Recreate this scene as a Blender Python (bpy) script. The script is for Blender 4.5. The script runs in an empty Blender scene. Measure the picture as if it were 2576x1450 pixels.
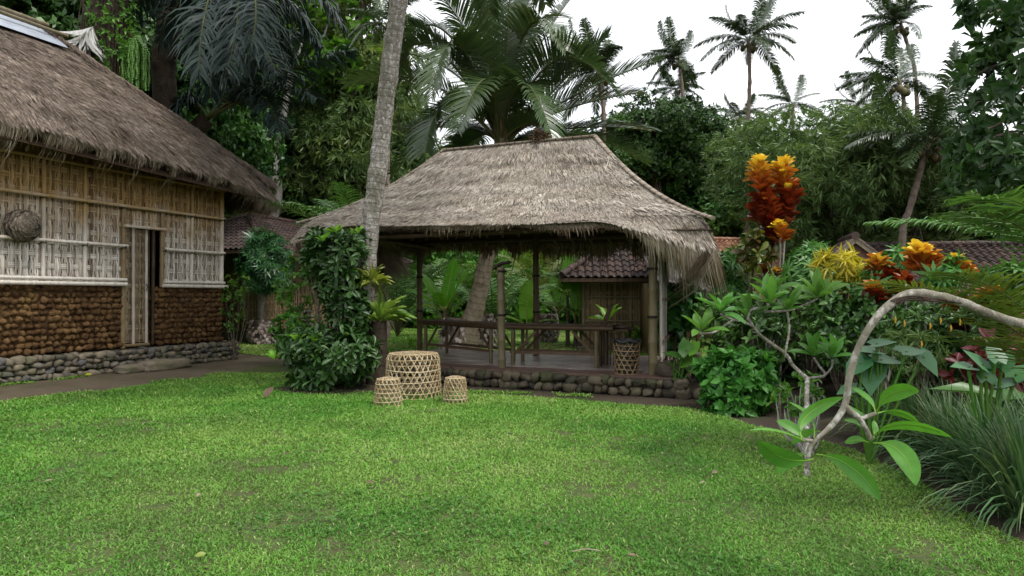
import bpy, math, random
import numpy as np
from mathutils import Vector, Matrix, Euler

# ---------------------------------------------------------------- camera, sky, sun, exposure
SC = bpy.context.scene
CAM_H = 1.45
FPX = 1717.0                       # focal length in units of a 2576-wide picture
PITCH = math.atan(23 / FPX)
cam_data = bpy.data.cameras.new("camera"); cam = bpy.data.objects.new("camera", cam_data)
SC.collection.objects.link(cam); SC.camera = cam
cam_data.sensor_width = 36; cam_data.lens = 36 * FPX / 2576
cam_data.clip_start = 0.05; cam_data.clip_end = 2000
cam.location = (0, 0, CAM_H); cam.rotation_euler = (math.pi / 2 + PITCH, 0, 0)

SUN_EL, SUN_AZ = math.radians(60), math.radians(125)   # azimuth measured clockwise from +Y
world = bpy.data.worlds.new("World"); SC.world = world; world.use_nodes = True
wt = world.node_tree; wt.nodes.clear()
sky = wt.nodes.new('ShaderNodeTexSky'); sky.sky_type = 'NISHITA'; sky.sun_disc = False
sky.sun_elevation = SUN_EL; sky.sun_rotation = SUN_AZ; sky.air_density = 1.0; sky.dust_density = 3.0
cl = wt.nodes.new('ShaderNodeMix'); cl.data_type = 'RGBA'; cl.inputs[0].default_value = 0.88
wtc = wt.nodes.new('ShaderNodeTexCoord'); wn = wt.nodes.new('ShaderNodeTexNoise')
wn.inputs['Scale'].default_value = 2.2; wn.inputs['Detail'].default_value = 5
wr = wt.nodes.new('ShaderNodeValToRGB')
wr.color_ramp.elements[0].color = (9.0, 9.3, 9.7, 1); wr.color_ramp.elements[1].color = (12.5, 12.6, 12.7, 1)
wr.color_ramp.elements[0].position = .35; wr.color_ramp.elements[1].position = .65
bgn = wt.nodes.new('ShaderNodeBackground'); bgn.inputs[1].default_value = 0.075
wo = wt.nodes.new('ShaderNodeOutputWorld')
L = wt.links.new
L(wtc.outputs['Generated'], wn.inputs['Vector']); L(wn.outputs[0], wr.inputs[0])
L(sky.outputs[0], cl.inputs[6]); L(wr.outputs[0], cl.inputs[7]); L(cl.outputs[2], bgn.inputs[0]); L(bgn.outputs[0], wo.inputs[0])

sd = bpy.data.lights.new("sun", 'SUN'); sd.energy = 1.5; sd.angle = math.radians(14); sd.color = (1, .96, .9)
sun = bpy.data.objects.new("sun", sd); SC.collection.objects.link(sun)
sdir = Vector((math.sin(SUN_AZ) * math.cos(SUN_EL), math.cos(SUN_AZ) * math.cos(SUN_EL), math.sin(SUN_EL)))
sun.rotation_euler = sdir.to_track_quat('Z', 'Y').to_euler()

vs = SC.view_settings; vs.view_transform = 'Standard'; vs.look = 'None'; vs.gamma = 1; vs.use_curve_mapping = False
vs.exposure = 1.0
SC.cycles.max_bounces = 5; SC.cycles.diffuse_bounces = 3; SC.cycles.glossy_bounces = 2
SC.cycles.transmission_bounces = 3; SC.cycles.transparent_max_bounces = 4
SC.cycles.caustics_reflective = False; SC.cycles.caustics_refractive = False
SC.cycles.use_denoising = True; SC.cycles.use_adaptive_sampling = True; SC.cycles.adaptive_threshold = 0.015

# ---------------------------------------------------------------- picture <-> world measuring
def ray(x, y):
    c, s = math.cos(PITCH), math.sin(PITCH)
    dx, f, u = (x - 1288) / FPX, 1.0, -(y - 725) / FPX
    return np.array([dx, f * c - u * s, f * s + u * c])
def P(x, y, Y):
    d = ray(x, y); return np.array([0, 0, CAM_H]) + d * (Y / d[1])
def G(x, y, z=0.0):
    d = ray(x, y); return np.array([0, 0, CAM_H]) + d * ((z - CAM_H) / d[2])

# ---------------------------------------------------------------- mesh building
def nrm(a):
    a = np.asarray(a, float); return a / np.maximum(np.linalg.norm(a, axis=-1, keepdims=True), 1e-9)

class MB:
    """collects geometry; build() links it as ONE mesh object"""
    def __init__(s): s.V = []; s.Q = []; s.T = []; s.mq = []; s.mt = []; s.t = []; s.lc = []; s.n = 0
    def add(s, V, F, t=0.5, lc=None, m=0):
        V = np.asarray(V, float).reshape(-1, 3); F = np.asarray(F, int)
        if len(F) == 0: return
        k = len(V)
        s.V.append(V); s.t.append(np.broadcast_to(np.asarray(t, float), (k,)).copy())
        s.lc.append(V * 0 if lc is None else np.asarray(lc, float).reshape(-1, 3))
        if F.shape[1] == 4: s.Q.append(F + s.n); s.mq.append(np.full(len(F), m))
        else: s.T.append(F + s.n); s.mt.append(np.full(len(F), m))
        s.n += k
    def merge(s, o):
        s.V += o.V; s.t += o.t; s.lc += o.lc
        s.Q += [q + s.n for q in o.Q]; s.T += [q + s.n for q in o.T]; s.mq += o.mq; s.mt += o.mt; s.n += o.n
    def mesh(s, name, mats, smooth=True, origin=(0, 0, 0)):
        V = np.concatenate(s.V) - np.asarray(origin, float)
        Q = np.concatenate(s.Q) if s.Q else np.zeros((0, 4), int)
        T = np.concatenate(s.T) if s.T else np.zeros((0, 3), int)
        me = bpy.data.meshes.new(name)
        me.vertices.add(len(V)); me.vertices.foreach_set('co', V.astype(np.float32).ravel())
        nl = Q.size + T.size
        me.loops.add(nl); me.loops.foreach_set('vertex_index', np.concatenate([Q.ravel(), T.ravel()]).astype(np.int32))
        me.polygons.add(len(Q) + len(T))
        ls = np.concatenate([np.arange(len(Q)) * 4, Q.size + np.arange(len(T)) * 3]).astype(np.int32)
        me.polygons.foreach_set('loop_start', ls)
        mi = np.concatenate(s.mq + s.mt).astype(np.int32) if (s.mq or s.mt) else np.zeros(0, np.int32)
        me.polygons.foreach_set('material_index', mi)
        me.polygons.foreach_set('use_smooth', np.full(len(mi), smooth))
        a = me.attributes.new('tint', 'FLOAT', 'POINT'); a.data.foreach_set('value', np.concatenate(s.t).astype(np.float32))
        a = me.attributes.new('lc', 'FLOAT_VECTOR', 'POINT'); a.data.foreach_set('vector', np.concatenate(s.lc).astype(np.float32).ravel())
        for m in (mats if isinstance(mats, (list, tuple)) else [mats]): me.materials.append(m)
        me.update(calc_edges=True); me.validate()
        return me
    def build(s, name, mats, parent=None, smooth=True, loc=None):
        o0 = worigin(parent) if parent is not None else np.zeros(3)
        oo = o0 if loc is None else np.asarray(loc, float)
        o = bpy.data.objects.new(name, s.mesh(name, mats, smooth, oo))
        SC.collection.objects.link(o); o.parent = parent; o.location = Vector(oo - o0)
        return o

def worigin(o):
    v = np.zeros(3)
    while o is not None: v += np.array(o.location); o = o.parent
    return v
def tag(o, label, cat, group=None, kind=None):
    if label: o['label'] = label
    if cat: o['category'] = cat
    if group: o['group'] = group
    if kind: o['kind'] = kind
    return o
def thing(name, label, cat, loc=(0, 0, 0), group=None):
    o = bpy.data.objects.new(name, None); SC.collection.objects.link(o); o.location = Vector(loc)
    o.empty_display_size = .2
    return tag(o, label, cat, group)
def struct(o): o['kind'] = 'structure'; return o
def copy_tree(o, parent=None):
    c = o.copy(); SC.collection.objects.link(c); c.parent = parent
    for ch in [k for k in SC.objects if k.parent == o]: copy_tree(ch, c)
    return c

# ---------------------------------------------------------------- node helpers
def newmat(name):
    m = bpy.data.materials.new(name); m.use_nodes = True; nt = m.node_tree
    return m, nt, nt.nodes['Principled BSDF']
def _set(nt, sock, v):
    if isinstance(v, bpy.types.NodeSocket): nt.links.new(v, sock)
    elif v is not None:
        if isinstance(v, (tuple, list)) and len(v) == 3 and sock.type == 'RGBA': v = (*v, 1)
        sock.default_value = v
def nd(nt, typ, out=0, props=None, **ins):
    n = nt.nodes.new(typ)
    for k, v in (props or {}).items(): setattr(n, k, v)
    for k, v in ins.items():
        _set(nt, n.inputs[int(k[1:])] if k[0] == 'i' and k[1:].isdigit() else n.inputs[k], v)
    return n.outputs[out]
def attr(nt, name, out='Fac'): 
    n = nt.nodes.new('ShaderNodeAttribute'); n.attribute_name = name; return n.outputs[out]
def objco(nt): return nt.nodes.new('ShaderNodeTexCoord').outputs['Object']
def mapped(nt, vec, scale=(1, 1, 1), loc=(0, 0, 0)): return nd(nt, 'ShaderNodeMapping', i0=vec, i1=loc, i3=scale)
def noise(nt, vec, scale, detail=3, rough=.55): return nd(nt, 'ShaderNodeTexNoise', Vector=vec, Scale=scale, Detail=detail, Roughness=rough)
def ramp(nt, fac, stops):
    n = nt.nodes.new('ShaderNodeValToRGB'); cr = n.color_ramp
    while len(cr.elements) < len(stops): cr.elements.new(.5)
    for e, (p, c) in zip(cr.elements, stops):
        e.position = p; e.color = (*c, 1) if len(c) == 3 else c
    _set(nt, n.inputs[0], fac); return n.outputs[0]
def g3(v): return (v, v, v)
def mixc(nt, fac, a, b, blend='MIX'):
    n = nt.nodes.new('ShaderNodeMix'); n.data_type = 'RGBA'; n.blend_type = blend
    _set(nt, n.inputs[0], fac); _set(nt, n.inputs[6], a); _set(nt, n.inputs[7], b); return n.outputs[2]
def mth(nt, op, a, b=None):
    n = nt.nodes.new('ShaderNodeMath'); n.operation = op; _set(nt, n.inputs[0], a)
    if b is not None: _set(nt, n.inputs[1], b)
    return n.outputs[0]
def bump(nt, h, strength=.5, dist=.02, normal=None):
    n = nt.nodes.new('ShaderNodeBump'); n.inputs['Strength'].default_value = strength; n.inputs['Distance'].default_value = dist
    _set(nt, n.inputs['Height'], h)
    if normal is not None: _set(nt, n.inputs['Normal'], normal)
    return n.outputs[0]

def leafmat(name, cols, rough=.42, transl=.3, spec=.5, patch=1.2, pa=.35):
    """cols: 3-4 leaf colours, spread by each leaf's own tint"""
    m, nt, b = newmat(name)
    t = attr(nt, 'tint')
    c = ramp(nt, t, [(i / (len(cols) - 1), k) for i, k in enumerate(cols)])
    n = noise(nt, objco(nt), patch, 2)
    c = mixc(nt, ramp(nt, n, [(.35, g3(.0)), (.7, g3(pa))]), c, tuple(min(1, k * f) for k, f in zip(cols[-1], (1.0, .9, .8))))
    ri = nt.nodes.new('ShaderNodeObjectInfo').outputs['Random']
    hs = nt.nodes.new('ShaderNodeHueSaturation')
    _set(nt, hs.inputs['Hue'], mth(nt, 'ADD', mth(nt, 'MULTIPLY', ri, .02), .49)); _set(nt, hs.inputs['Value'], mth(nt, 'ADD', mth(nt, 'MULTIPLY', ri, .25), .88))
    _set(nt, hs.inputs['Color'], c); c = hs.outputs[0]
    _set(nt, b.inputs['Base Color'], c); b.inputs['Roughness'].default_value = rough
    b.inputs['Specular IOR Level'].default_value = spec
    tr = nt.nodes.new('ShaderNodeBsdfTranslucent')
    _set(nt, tr.inputs[0], mixc(nt, .5, c, (1.0, 1.0, .35), 'MULTIPLY'))
    mx = nt.nodes.new('ShaderNodeMixShader'); mx.inputs[0].default_value = transl
    nt.links.new(b.outputs[0], mx.inputs[1]); nt.links.new(tr.outputs[0], mx.inputs[2])
    nt.links.new(mx.outputs[0], nt.nodes['Material Output'].inputs[0])
    return m

def stripmat(name, cols, rough=.7, nscale=30, stretch=(1, 1, .1), bumps=.3, age=None):
    m, nt, b = newmat(name); t = attr(nt, 'tint'); co = objco(nt)
    c = ramp(nt, t, [(i / (len(cols) - 1), k) for i, k in enumerate(cols)])
    n = noise(nt, mapped(nt, co, stretch), nscale, 4)
    c = mixc(nt, .55, c, ramp(nt, n, [(.3, g3(.45)), (.7, g3(1.25))]), 'MULTIPLY')
    if age: c = mixc(nt, 1.0, c, ramp(nt, noise(nt, mapped(nt, co, (.8, .8, 1.6)), 1.5, 6, .7), [(.36, age), (.56, g3(1.0)), (.7, g3(1.12))]), 'MULTIPLY')
    _set(nt, b.inputs['Base Color'], c); b.inputs['Roughness'].default_value = rough
    b.inputs['Specular IOR Level'].default_value = .25
    _set(nt, b.inputs['Normal'], bump(nt, n, bumps, .01))
    return m

def rockmat(name, cols, nscale=6, rough=.85, moss=None, bd=.03):
    m, nt, b = newmat(name); co = objco(nt); t = attr(nt, 'tint')
    c = ramp(nt, t, [(i / (len(cols) - 1), k) for i, k in enumerate(cols)])
    n = noise(nt, co, nscale * 2.5, 6, .65)
    c = mixc(nt, .6, c, ramp(nt, n, [(.3, g3(.5)), (.7, g3(1.3))]), 'MULTIPLY')
    if moss:
        n2 = noise(nt, co, 3.1, 4); c = mixc(nt, ramp(nt, n2, [(.5, g3(0)), (.68, g3(.7))]), c, moss)
    _set(nt, b.inputs['Base Color'], c); b.inputs['Roughness'].default_value = rough
    b.inputs['Specular IOR Level'].default_value = .3
    _set(nt, b.inputs['Normal'], bump(nt, n, .6, bd))
    return m

# ---------------------------------------------------------------- geometry helpers (numpy)
def bez(p0, p1, p2, n):
    t = np.linspace(0, 1, n)[:, None]; p0, p1, p2 = map(np.asarray, (p0, p1, p2))
    return (1 - t) ** 2 * p0 + 2 * t * (1 - t) * p1 + t * t * p2
def catmull(pts, per=6):
    pts = np.asarray(pts, float); p = np.vstack([2 * pts[0] - pts[1], pts, 2 * pts[-1] - pts[-2]]); out = []
    for i in range(1, len(p) - 2):
        for k in range(per):
            t = k / per
            out.append(.5 * (2 * p[i] + (p[i + 1] - p[i - 1]) * t + (2 * p[i - 1] - 5 * p[i] + 4 * p[i + 1] - p[i + 2]) * t * t + (-p[i - 1] + 3 * p[i] - 3 * p[i + 1] + p[i + 2]) * t ** 3))
    out.append(pts[-1]); return np.array(out)
def tube(mb, pts, rad, seg=8, t=.5, m=0, cap=True, flat=1.0, up=(0, 0, 1), lc0=0.0):
    """swept tube; lc = (angle/2pi, length along, radius)"""
    pts = np.asarray(pts, float); n = len(pts)
    rad = np.broadcast_to(np.asarray(rad, float), (n,)) if np.ndim(rad) < 2 else np.asarray(rad)
    T = nrm(np.gradient(pts, axis=0)); up = np.asarray(up, float)
    if abs(T[0] @ up) > .95: up = np.array([1., 0, 0])
    X = np.zeros_like(pts); x = nrm(np.cross(up, T[0]))
    for i in range(n):
        x = nrm(x - (x @ T[i]) * T[i]); X[i] = x
    Y = np.cross(T, X); a = np.linspace(0, 2 * math.pi, seg, endpoint=False)
    R = rad[:, None] if rad.ndim == 1 else rad
    V = pts[:, None] + (X[:, None] * np.cos(a)[None, :, None] + Y[:, None] * np.sin(a)[None, :, None] * flat) * R[..., None]
    d = np.concatenate([[0], np.cumsum(np.linalg.norm(np.diff(pts, axis=0), axis=1))]) + lc0
    lc = np.stack([np.broadcast_to(a / 6.2832, (n, seg)), np.broadcast_to(d[:, None], (n, seg)), np.broadcast_to(R, (n, seg))], -1)
    i, j = np.meshgrid(np.arange(n - 1), np.arange(seg), indexing='ij'); j2 = (j + 1) % seg
    F = np.stack([i * seg + j, i * seg + j2, (i + 1) * seg + j2, (i + 1) * seg + j], -1).reshape(-1, 4)
    mb.add(V.reshape(-1, 3), F, t, lc.reshape(-1, 3), m)
    if cap:
        for k, rev in ((0, True), (n - 1, False)):
            ring = V[k]; c = pts[k]; VV = np.vstack([ring, c]); ids = np.arange(seg)
            FF = np.stack([ids, (ids + 1) % seg, np.full(seg, seg)], -1)
            if rev: FF = FF[:, ::-1]
            l2 = np.vstack([lc[k], [0, d[k], 0]]); mb.add(VV, FF, t, l2, m)
def bamboo(mb, a, b, r, t=None, seg=10, gap=.38, rng=np.random, bow=.0, m=0):
    a = np.asarray(a, float); b = np.asarray(b, float); Ln = np.linalg.norm(b - a); k = max(1, int(round(Ln / gap)))
    s = [0.0]; R = [r]
    nodes = (np.arange(1, k + 1) - .5 + rng.uniform(-.12, .12, k)) / k if k > 1 else np.array([.5])
    e = min(.018, Ln / k * .1) / Ln
    for q in nodes:
        s += [q - 2 * e, q - .5 * e, q + .5 * e, q + 2 * e]; R += [r * .97, r * 1.09, r * 1.09, r * .97]
    s.append(1.0); R.append(r); s = np.clip(np.array(s), 0, 1)
    side = nrm(np.cross(b - a, [.3, .2, 1.0])) * bow * Ln
    pts = a + (b - a) * s[:, None] + side * np.sin(s * math.pi)[:, None]
    tube(mb, pts, np.array(R), seg, rng.uniform(.2, .8) if t is None else t, m)
def box(mb, c, ux, uy, uz, sx, sy, sz, t=.5, m=0):
    c, ux, uy, uz = (np.asarray(q, float) for q in (c, ux, uy, uz))
    V = np.array([c + ux * sx * i + uy * sy * j + uz * sz * k for k in (-.5, .5) for j in (-.5, .5) for i in (-.5, .5)])
    mb.add(V, [[0, 2, 3, 1], [4, 5, 7, 6], [0, 1, 5, 4], [2, 6, 7, 3], [0, 4, 6, 2], [1, 3, 7, 5]], t, V * 0, m)
def frames(D, N):
    x = nrm(D); N = np.broadcast_to(np.asarray(N, float), x.shape); z = N - (N * x).sum(-1, keepdims=True) * x; z = nrm(z + 1e-6)
    y = np.cross(z, x); return np.stack([x, y, z], -1)
def scatter(mb, TV, TF, pos, R, scl, tint, m=0):
    """place a template at pos (n,3) with frames R (n,3,3) and scale (n,3)"""
    n = len(pos)
    if n == 0: return
    TV = np.asarray(TV, float); TF = np.asarray(TF, int); k = len(TV)
    scl = np.asarray(scl, float)
    if scl.ndim == 1: scl = np.repeat(scl[:, None], 3, 1)
    V = np.einsum('nij,nvj->nvi', R, TV[None] * scl[:, None]) + np.asarray(pos)[:, None]
    F = (TF[None] + (np.arange(n) * k)[:, None, None]).reshape(-1, TF.shape[1])
    mb.add(V.reshape(-1, 3), F, np.repeat(np.broadcast_to(tint, (n,)), k), np.tile(TV, (n, 1)), m)
# leaf templates: length along +x (0..1), width y (total 1), normal z; quads only
LF_Q = (np.array([[0, 0, 0], [.45, .5, .04], [1, 0, -.10], [.45, -.5, .04]]), np.array([[0, 3, 2, 1]]))
def leaf_t(st, wd, droop=.15, fold=.12, curl=0.0):
    V = []; 
    for s, w in zip(st, wd):
        z = -droop * s * s
        V += [(s, -w / 2, z + fold * w + curl * math.sin(s * 25)), (s, 0, z), (s, w / 2, z + fold * w - curl * math.sin(s * 25))]
    F = []
    for i in range(len(st) - 1):
        a = i * 3; F += [[a, a + 3, a + 4, a + 1], [a + 1, a + 4, a + 5, a + 2]]
    return np.array(V), np.array(F)
LF_OVAL = leaf_t([0, .25, .6, 1], [.02, .85, .95, .03], .18)
LF_OBOV = leaf_t([0, .2, .45, .7, .88, 1], [.06, .3, .7, 1.0, .8, .06], .22)
LF_LANCE = leaf_t([0, .3, .65, 1], [.1, .9, .7, .02], .25)
LF_PLUM = leaf_t([0, .1, .2, .35, .5, .65, .8, .92, 1], [.05, .12, .5, .85, 1.0, .97, .75, .38, .02], .16, .10)
LF_HEART = (np.array([[0, 0, 0], [-.18, .28, .05], [.1, .52, .05], [.5, .42, .0], [1, 0, -.15], [.5, -.42, .0], [.1, -.52, .05], [-.18, -.28, .05], [.45, 0, -.04]]),
            np.array([[0, 1, 2, 8], [8, 2, 3, 4], [0, 8, 6, 7], [8, 4, 5, 6]])[:, ::-1])
def _palm7():
    V = []; F = []
    for k in range(7):
        a = math.radians(-105 + 35 * k); l = 1 - abs(k - 3) * .09; n = len(V); c, s = math.cos(a), math.sin(a)
        for q in ((0, 0, 0), (.5 * l, .1, -.04), (l, 0, -.3), (.5 * l, -.1, -.04)): V.append((q[0] * c - q[1] * s, q[0] * s + q[1] * c, q[2]))
        F.append([n, n + 3, n + 2, n + 1])
    return np.array(V), np.array(F)
LF_CASSAVA = _palm7()
def rosettes(mb, C, A, k, ln, wd, T=LF_OVAL, spread=(.5, 1.3), rng=None, tint=None, jl=.4, sag=.0):
    """k leaves round each centre C with axis A"""
    n = len(C); A = nrm(A); C = np.asarray(C)
    ref = np.where(np.abs(A[:, 2:3]) > .9, np.array([[1., 0, 0]]), np.array([[0, 0, 1.]]))
    X = nrm(np.cross(ref, A)); Y = np.cross(A, X)
    ang = rng.uniform(0, 6.28, (n, 1)) + np.arange(k)[None] * 2.4 + rng.uniform(-.3, .3, (n, k))
    sp = np.linspace(spread[0], spread[1], k)[None] + rng.uniform(-.15, .15, (n, k))
    D = (np.cos(ang)[..., None] * X[:, None] + np.sin(ang)[..., None] * Y[:, None]) * np.sin(sp)[..., None] + A[:, None] * np.cos(sp)[..., None]
    D[..., 2] -= sag; D = nrm(D)
    N = A[:, None] + 0 * D; pos = np.repeat(C[:, None], k, 1)
    ls = np.asarray(ln).reshape(-1, 1) * rng.uniform(1 - jl, 1 + jl * .5, (n, k)); ws = np.broadcast_to(np.asarray(wd).reshape(-1, 1), (n, k)) * ls / np.asarray(ln).reshape(-1, 1)
    S = np.stack([ls, ws, ls], -1).reshape(-1, 3)
    tt = rng.uniform(0, 1, (n, 1)) * .6 + rng.uniform(0, .4, (n, k)) if tint is None else np.broadcast_to(np.asarray(tint).reshape(-1, 1), (n, k)) + rng.uniform(-.08, .08, (n, k))
    D = nrm(D + rng.normal(0, .10, D.shape)); D = D.reshape(-1, 3); N = (N + rng.normal(0, .25, N.shape)).reshape(-1, 3); tt = np.where(rng.uniform(0, 1, tt.shape) < .025, 1.0, tt) if k > 2 else tt
    scatter(mb, T[0], T[1], pos.reshape(-1, 3), frames(D, N), S, np.clip(tt.reshape(-1), 0, 1))

def vnoise(p, seed=0):
    """smooth value noise of points (n,2|3), 0..1"""
    p = np.asarray(p, float); 
    if p.shape[-1] == 2: p = np.concatenate([p, np.zeros(p.shape[:-1] + (1,))], -1)
    i = np.floor(p).astype(np.int64); f = p - i; f = f * f * (3 - 2 * f); out = 0
    def h(a, b, c):
        x = (a * 73856093) ^ (b * 19349663) ^ (c * 83492791) ^ (seed * 2654435761)
        x = (x ^ (x >> 13)) * 1274126177; x = x ^ (x >> 16); return (x & 0xFFFF) / 65535.0
    for dx in (0, 1):
        for dy in (0, 1):
            for dz in (0, 1):
                w = (f[..., 0] if dx else 1 - f[..., 0]) * (f[..., 1] if dy else 1 - f[..., 1]) * (f[..., 2] if dz else 1 - f[..., 2])
                out = out + w * h(i[..., 0] + dx, i[..., 1] + dy, i[..., 2] + dz)
    return out
def inpoly(pts, poly):
    x, y = pts[:, 0], pts[:, 1]; r = np.zeros(len(pts), bool); n = len(poly)
    for i in range(n):
        x1, y1 = poly[i][:2]; x2, y2 = poly[(i + 1) % n][:2]
        if y1 == y2: continue
        r ^= ((y1 > y) != (y2 > y)) & (x < (x2 - x1) * (y - y1) / (y2 - y1) + x1)
    return r
def _ico(sub):
    import bmesh
    bm = bmesh.new(); bmesh.ops.create_icosphere(bm, subdivisions=sub, radius=1)
    V = np.array([v.co[:] for v in bm.verts]); F = np.array([[v.index for v in f.verts] for f in bm.faces]); bm.free(); return V, F
ICO1, ICO2, ICO3 = _ico(1), _ico(2), _ico(3)
def blob(mb, c, R, s, rng, rough=.18, box_=.6, T=ICO2, t=None, freq=1.6, m=0):
    """one rounded, uneven stone: superellipsoid + noise"""
    V = T[0].copy(); V = V / (np.abs(V) ** 2.0).sum(1, keepdims=True) ** .5
    q = np.abs(V).max(1, keepdims=True); V = V * ((1 - box_) + box_ / q * .85)
    n = vnoise(V * freq + rng.uniform(0, 50, 3), 3) - .5; n2 = vnoise(V * freq * 2.7 + rng.uniform(0, 50, 3), 5) - .5
    V = V * (1 + rough * 2 * n[:, None] + rough * n2[:, None])
    mb.add((V * np.asarray(s)) @ np.asarray(R).T + np.asarray(c), T[1], rng.uniform(0, 1) if t is None else t, m=m)
def rotz(a): c, s = math.cos(a), math.sin(a); return np.array([[c, -s, 0], [s, c, 0], [0, 0, 1.]])
UP = np.array([0, 0, 1.])
# ---------------------------------------------------------------- ground
def soilmat(name, c1, c2, moss=None, sc=1.5):
    m, nt, b = newmat(name); co = objco(nt)
    n = noise(nt, co, sc, 6, .65); n2 = noise(nt, co, 40, 4, .7)
    c = ramp(nt, n, [(.3, c1), (.7, c2)])
    c = mixc(nt, .6, c, ramp(nt, n2, [(.3, g3(.55)), (.7, g3(1.25))]), 'MULTIPLY')
    if moss: c = mixc(nt, ramp(nt, noise(nt, mapped(nt, co, (1, 1, 1), (7, 3, 0)), 1.9, 5, .7), [(.52, g3(0)), (.66, g3(.75))]), c, moss)
    _set(nt, b.inputs['Base Color'], c); b.inputs['Roughness'].default_value = .8; b.inputs['Specular IOR Level'].default_value = .3
    _set(nt, b.inputs['Normal'], bump(nt, n2, .7, .03))
    return m
M_soil = soilmat('damp_soil', (.035, .025, .017), (.075, .055, .038), (.03, .055, .012))
M_path = soilmat('packed_soil', (.075, .058, .038), (.15, .118, .08), (.06, .075, .02), 1.1)
M_lawn = soilmat('turf_floor', (.05, .075, .02), (.10, .12, .035), (.07, .05, .03), 5.5)

def gridsheet(poly, z, step=.35):
    poly = np.asarray(poly)[:, :2]; mb = MB(); import mathutils
    from mathutils.geometry import tessellate_polygon
    V = np.column_stack([poly, np.full(len(poly), z)])
    T = tessellate_polygon([[Vector(v) for v in V]])
    F = np.array(T); a = V[F[:, 1]] - V[F[:, 0]]; b = V[F[:, 2]] - V[F[:, 0]]; flip = np.cross(a, b)[:, 2] < 0
    F[flip] = F[flip][:, ::-1]
    mb.add(V, F); return mb
mb = MB(); s = 400.0; mb.add([(-s, -s, -.004), (s, -s, -.004), (s, s, -.004), (-s, s, -.004)], [[0, 1, 2, 3]])
struct(mb.build('ground', M_soil, smooth=False))
LAWN = [G(-60, 1022), G(0, 1014), G(130, 1000), G(260, 985), G(400, 965), G(520, 950), G(590, 938), G(640, 925), G(690, 915), G(760, 935), G(830, 978), G(900, 985), G(1000, 990),
        G(1180, 992), G(1400, 1004), G(1600, 1022), G(1740, 1030), G(1820, 1050), G(1900, 1075), G(2050, 1105), G(2150, 1135), G(2300, 1205), G(2400, 1268), G(2500, 1330), G(2576, 1368),
        np.array([2.75, 3.0, 0]), np.array([2.6, -1.5, 0]), np.array([-8.6, -1.5, 0]), np.array([-9.2, 4, 0])]
LAWN = [np.array(p) for p in LAWN]
REAR = [(-5.9, 16.6), (-4.9, 15.5), (-3.7, 15.0), (-2.4, 14.9), (-1.9, 14.9), (1.0, 13.75), (3.6, 12.6), (6, 14), (8.5, 19), (10, 31), (-3, 32), (-13, 31), (-10, 20)]
REAR = [np.array([a, b, 0.]) for a, b in REAR]
struct(gridsheet(LAWN, .004).build('lawn', M_lawn, smooth=False))
struct(gridsheet(REAR, .008).build('rear_lawn', M_lawn, smooth=False))
PATH = [G(-80, 970), G(0, 960), G(300, 935), G(560, 900), G(620, 880), G(700, 868), G(780, 875), G(800, 905), G(700, 925), G(620, 935), G(520, 955), G(400, 970), G(260, 990), G(0, 1020), G(-60, 1030),
        np.array([-9.4, 4, 0]), np.array([-9.6, -1, 0]), np.array([-12, -1, 0])]
struct(gridsheet(PATH, .0).build('dirt_path', M_path, smooth=False))

# grass: broad short blades
M_grass = leafmat('lawn_grass', [(.048, .16, .02), (.096, .275, .032), (.17, .365, .05), (.38, .46, .17)], rough=.5, transl=.35, spec=.22, patch=.5, pa=.3)
def blades(mb, pts, ln, wd, rng, lean=(.5, 1.35), tint=None):
    n = len(pts); az = rng.uniform(0, 6.283, n); el = rng.uniform(*lean, n)   # el: tilt from vertical
    D = np.stack([np.cos(az) * np.sin(el), np.sin(az) * np.sin(el), np.cos(el)], -1)
    T = (np.array([[0, -.3, 0], [0, .3, 0], [.55, -.5, .06], [.55, .5, .06], [1, 0, -.12]]), None)
    R = frames(D, UP + rng.normal(0, .35, (n, 3))); S = np.stack([ln, wd, ln], -1)
    V = np.einsum('nij,nvj->nvi', R, T[0][None] * S[:, None]) + pts[:, None]
    base = (np.arange(n) * 5)[:, None]
    tt = np.repeat(rng.uniform(0, 1, n) if tint is None else tint, 5)
    k = mb.n; mb.add(V.reshape(-1, 3), base + np.array([[0, 2, 3, 1]]), tt)
    mb.T.append(base + np.array([[2, 4, 3]]) + k); mb.mt.append(np.zeros(n))
def sample_lawn(poly, n, rng, x0, x1, y0, y1, near=3.0):
    """more grass where the visitor stands, thinner far away"""
    y = rng.uniform(y0, y1, n); x = rng.uniform(x0, x1, n); p = np.stack([x, y], -1)
    d = np.hypot(x, y); keep = rng.uniform(0, 1, n) < np.clip((near / np.maximum(d, .1)) ** 1.15, 0, 1)
    p = p[keep]; p = p[inpoly(p, poly)]; return p
rng = np.random.default_rng(5)
gp = sample_lawn(LAWN, 1500000, rng, -9.5, 5.5, 2.2, 13, 4.0)
bare = vnoise(gp * 1.3, 1) * .35 + vnoise(gp * 4.0, 2) * .35 + vnoise(gp * 11., 9) * .3
foc = np.exp(-(((gp[:, 0] + .7) / 1.6) ** 2 + ((gp[:, 1] - 4.1) / 1.3) ** 2)) * .14 + np.exp(-(((gp[:, 0] - .5) / 1.3) ** 2 + ((gp[:, 1] - 5.4) / .7) ** 2)) * .07
keep = bare + foc < .70 + rng.normal(0, .09, len(gp)); gp = gp[keep]
d = np.hypot(gp[:, 0], gp[:, 1]); n = len(gp)
patch = vnoise(gp * .7, 4) * .5 + vnoise(gp * 2.1, 6) * .5
patch = patch * .75 + .25 * vnoise(gp * np.array([.35, .9]), 12); ti = np.clip(.40 + 1.15 * (patch - .5) + rng.normal(0, .12, n), 0, 1); ti = np.where(rng.uniform(0, 1, n) < .035, 1.0, ti)
dead = rng.uniform(0, 1, n) < .03
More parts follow.
